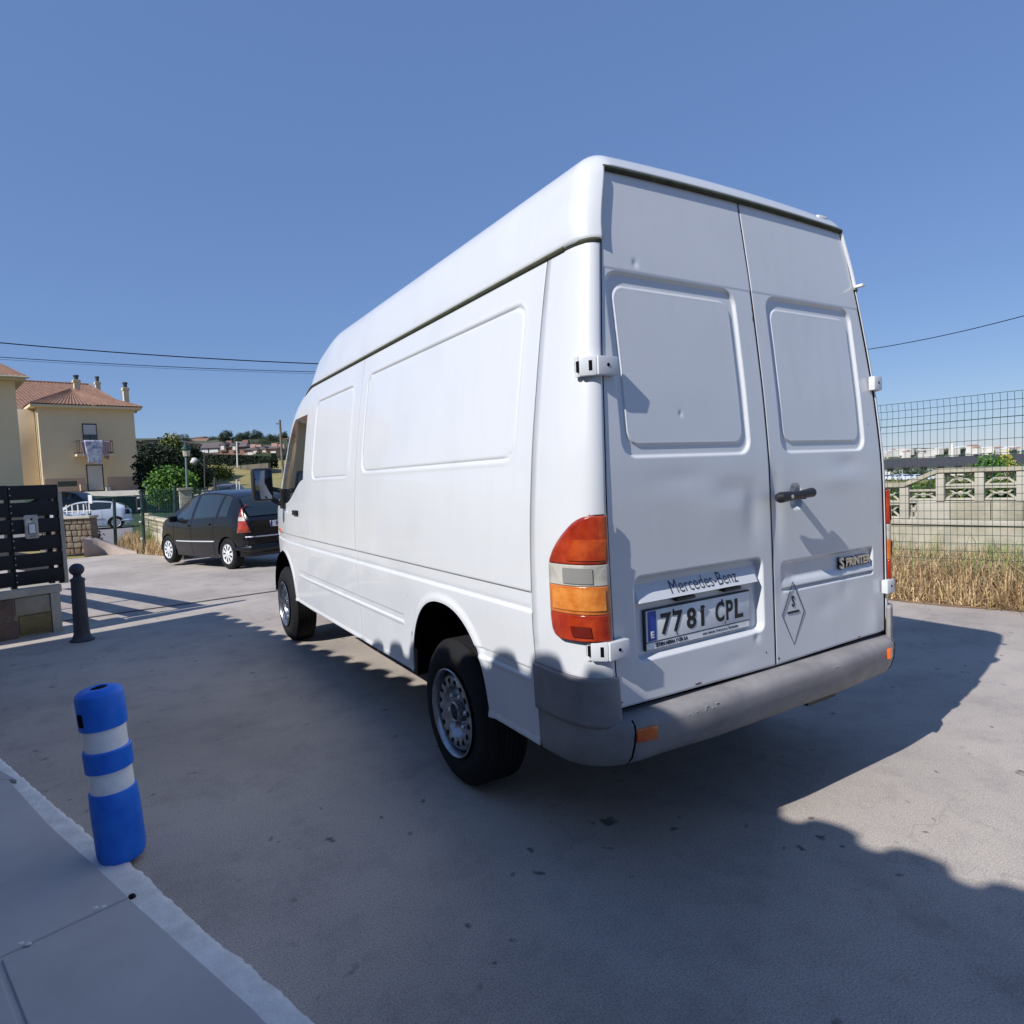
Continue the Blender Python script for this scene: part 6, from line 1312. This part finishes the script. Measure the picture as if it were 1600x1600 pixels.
for i, (u, D) in enumerate(((1387, 145), (1404, 147), (1417, 138), (1436, 142), (1457, 140))):
    b_ = at(u, 751, D); lab = ['white parked car beyond the pierced wall, nearest the van', 'second white parked car beyond the pierced wall from the van', 'third white parked car beyond the pierced wall, middle of the row', 'fourth white parked car beyond the pierced wall from the van', 'white parked car beyond the pierced wall, farthest right of the row'][i]
    z = b_[2]
    if proto is None: proto = make_car(HW, 'distant_car', 'carwhite', (b_[0], b_[1], z), .6, lab, 'car', 'white cars parked beyond the wall', False); c_ = proto
    else: c_ = copy_tree(proto)
    c_['label'] = lab; c_.location = (b_[0], b_[1], z); c_.rotation_euler = (0, 0, .6+.1*i)
# the parking ground under them is the terrain; added dark leafy strip stands in for the shade under the roof
hq = at(1395, 739, 48); blob('shed_shade_strip', 1375, 1480, 736, 743, 160, M['leaff'], 'dark leafy strip standing in for shade between the white cars and the shed', 1500, .3, 'hedge', 90, 8, False)
# far ridge with a white town
G = []
for i, u in enumerate(np.linspace(1180, 2300, 90)):
    D = 1500; b_ = at(u, 0, D); zt = 9.5+ (16.0*sm(1640-u, 0, 240)[()]) *(.8+.2*math.sin(u*.05))+3*math.sin(u*.031); G.append([(b_[0]*k_, b_[1]*k_, z) for k_, z in ((.90, -7.5), (.95, zt*.35-2), (1.0, zt*.95), (1.04, zt), (1.2, zt*.3), (1.4, -9))])
rdg = grid_obj('hills', np.array(G), mat('far_green', (.075, .11, .055), .95, col2=(.14, .15, .09), vscale=.01), None); tag(rdg, kind='structure')
G = [[(*(at(u, 0, D)[:2]), -5.5) for D in (1750, 7000)] for u in np.linspace(1400, 2600, 10)]; sea = grid_obj('sea', np.array(G), mat('sea_water', (.03, .07, .11), .25), None); tag(sea, kind='structure')
rT = random.Random(5); wbx_me = []
M['townwhite'] = mat('town_white', (.62, .60, .57), .8, var=.15, vscale=.05); M['townroof'] = mat('town_roof', (.36, .19, .12), .9)
for i in range(46):
    u = rT.uniform(1372, 1590) if i < 40 else rT.uniform(1200, 1372); D = 1350+rT.uniform(-40, 170); v = horizon(u)-rT.uniform(1.2, 8.5)*(1 if u < 1520 else .6); b_ = at(u, v, D); w = rT.uniform(4, 13); h = rT.uniform(4, 8); e = empty('town_house', b_, -YAW+rT.uniform(-.3, .3), 'small white house of the town on the far ridge at the right', 'house', 'white houses on the far ridge')
    k = MB(); k.box((0, 0, h/2-3), (w, 6, h/2+3)); k.build('wall', M['townwhite'], e, smooth=False); k = MB(); k.add([(-w-.5, -6.5, h), (w+.5, -6.5, h), (w+.5, 6.5, h), (-w-.5, 6.5, h), (-w, 0, h+2.5), (w, 0, h+2.5)], [(0, 1, 5, 4), (1, 2, 5), (2, 3, 4, 5), (3, 0, 4)]); k.build('roof', M['townroof' if rT.random() < .5 else 'townwhite'], e, smooth=False)
for i in range(16):
    u = 1372+i*14+rT.uniform(-4, 4); v = horizon(u)-rT.uniform(3, 8)*(1 if u < 1540 else .5); blob('ridge_trees', u-9, u+9, v-2.5, v+2, 1400, M['leaff'], 'dark clump of trees between the white houses on the far ridge', 300, 1.6, 'trees', 100+i, 3, False, group='tree clumps on the far ridge')
tw = at(1488, 716, 300); k = MB(); h_ = 24*px(300); k.lathe([(.9, -1), (.9, h_*.62), (.65, h_*.64), (.6, h_*.86), (0, h_)], (0, 0, 0), 10); o = k.build('white_tower', M['townwhite']); o.location = tw; tag(o, 'slim white tower rising above the dark roof at the right', 'tower')
# dry grass on the left verge by the street fence
def left_blades(name, n, pts, h0, h1, m, label, seed, wid=.01, lean=.8):
    r_ = np.random.default_rng(seed); V = []; F = []
    for i in range(n):
        a, b_ = r_.random(), r_.random(); P = [np.array(q) for q in pts]; q = (1-a)*(1-b_)*P[0]+a*(1-b_)*P[1]+a*b_*P[2]+(1-a)*b_*P[3]; z0 = float(terrain(q[0], q[1])); h = r_.uniform(h0, h1); t = r_.uniform(0, 6.28); l = h*r_.uniform(0, lean); o = len(V); ca, sa = math.cos(t), math.sin(t)
        V += [(q[0]-sa*wid, q[1]+ca*wid, z0), (q[0]+sa*wid, q[1]-ca*wid, z0), (q[0]+ca*l, q[1]+sa*l, z0+h)]; F.append((o, o+1, o+2))
    ob = mesh_obj(name, V, F, m, None, False); tag(ob, label, 'grass', kind='stuff')
zz_ = -.15; Q = [gp(184, 860, zz_), gp(300, 872, zz_), gp(330, 845, zz_), gp(200, 842, zz_)]
G = [[(*(( (1-a)*(1-b_)*Q[0]+a*(1-b_)*Q[1]+a*b_*Q[2]+(1-a)*b_*Q[3])), 0) for b_ in np.linspace(0, 1, 8)] for a in np.linspace(0, 1, 12)]; G = np.array(G)
for i in range(12):
    for j in range(8): G[i, j, 2] = float(terrain(G[i, j, 0], G[i, j, 1]))+.012
vs2 = grid_obj('verge', G, M['soil'], None); tag(vs2, kind='structure')
left_blades('dry_grass', 7000, Q, .08, .50, M['drygrass'], 'dry grass patch between the fence posts and the black hatchback', 5)
left_blades('green_weeds', 1600, [gp(226, 858, zz_), gp(275, 862, zz_), gp(280, 850, zz_), gp(232, 846, zz_)], .3, .95, M['greengrass'], 'green weeds in front of the breeze-block wall', 6)
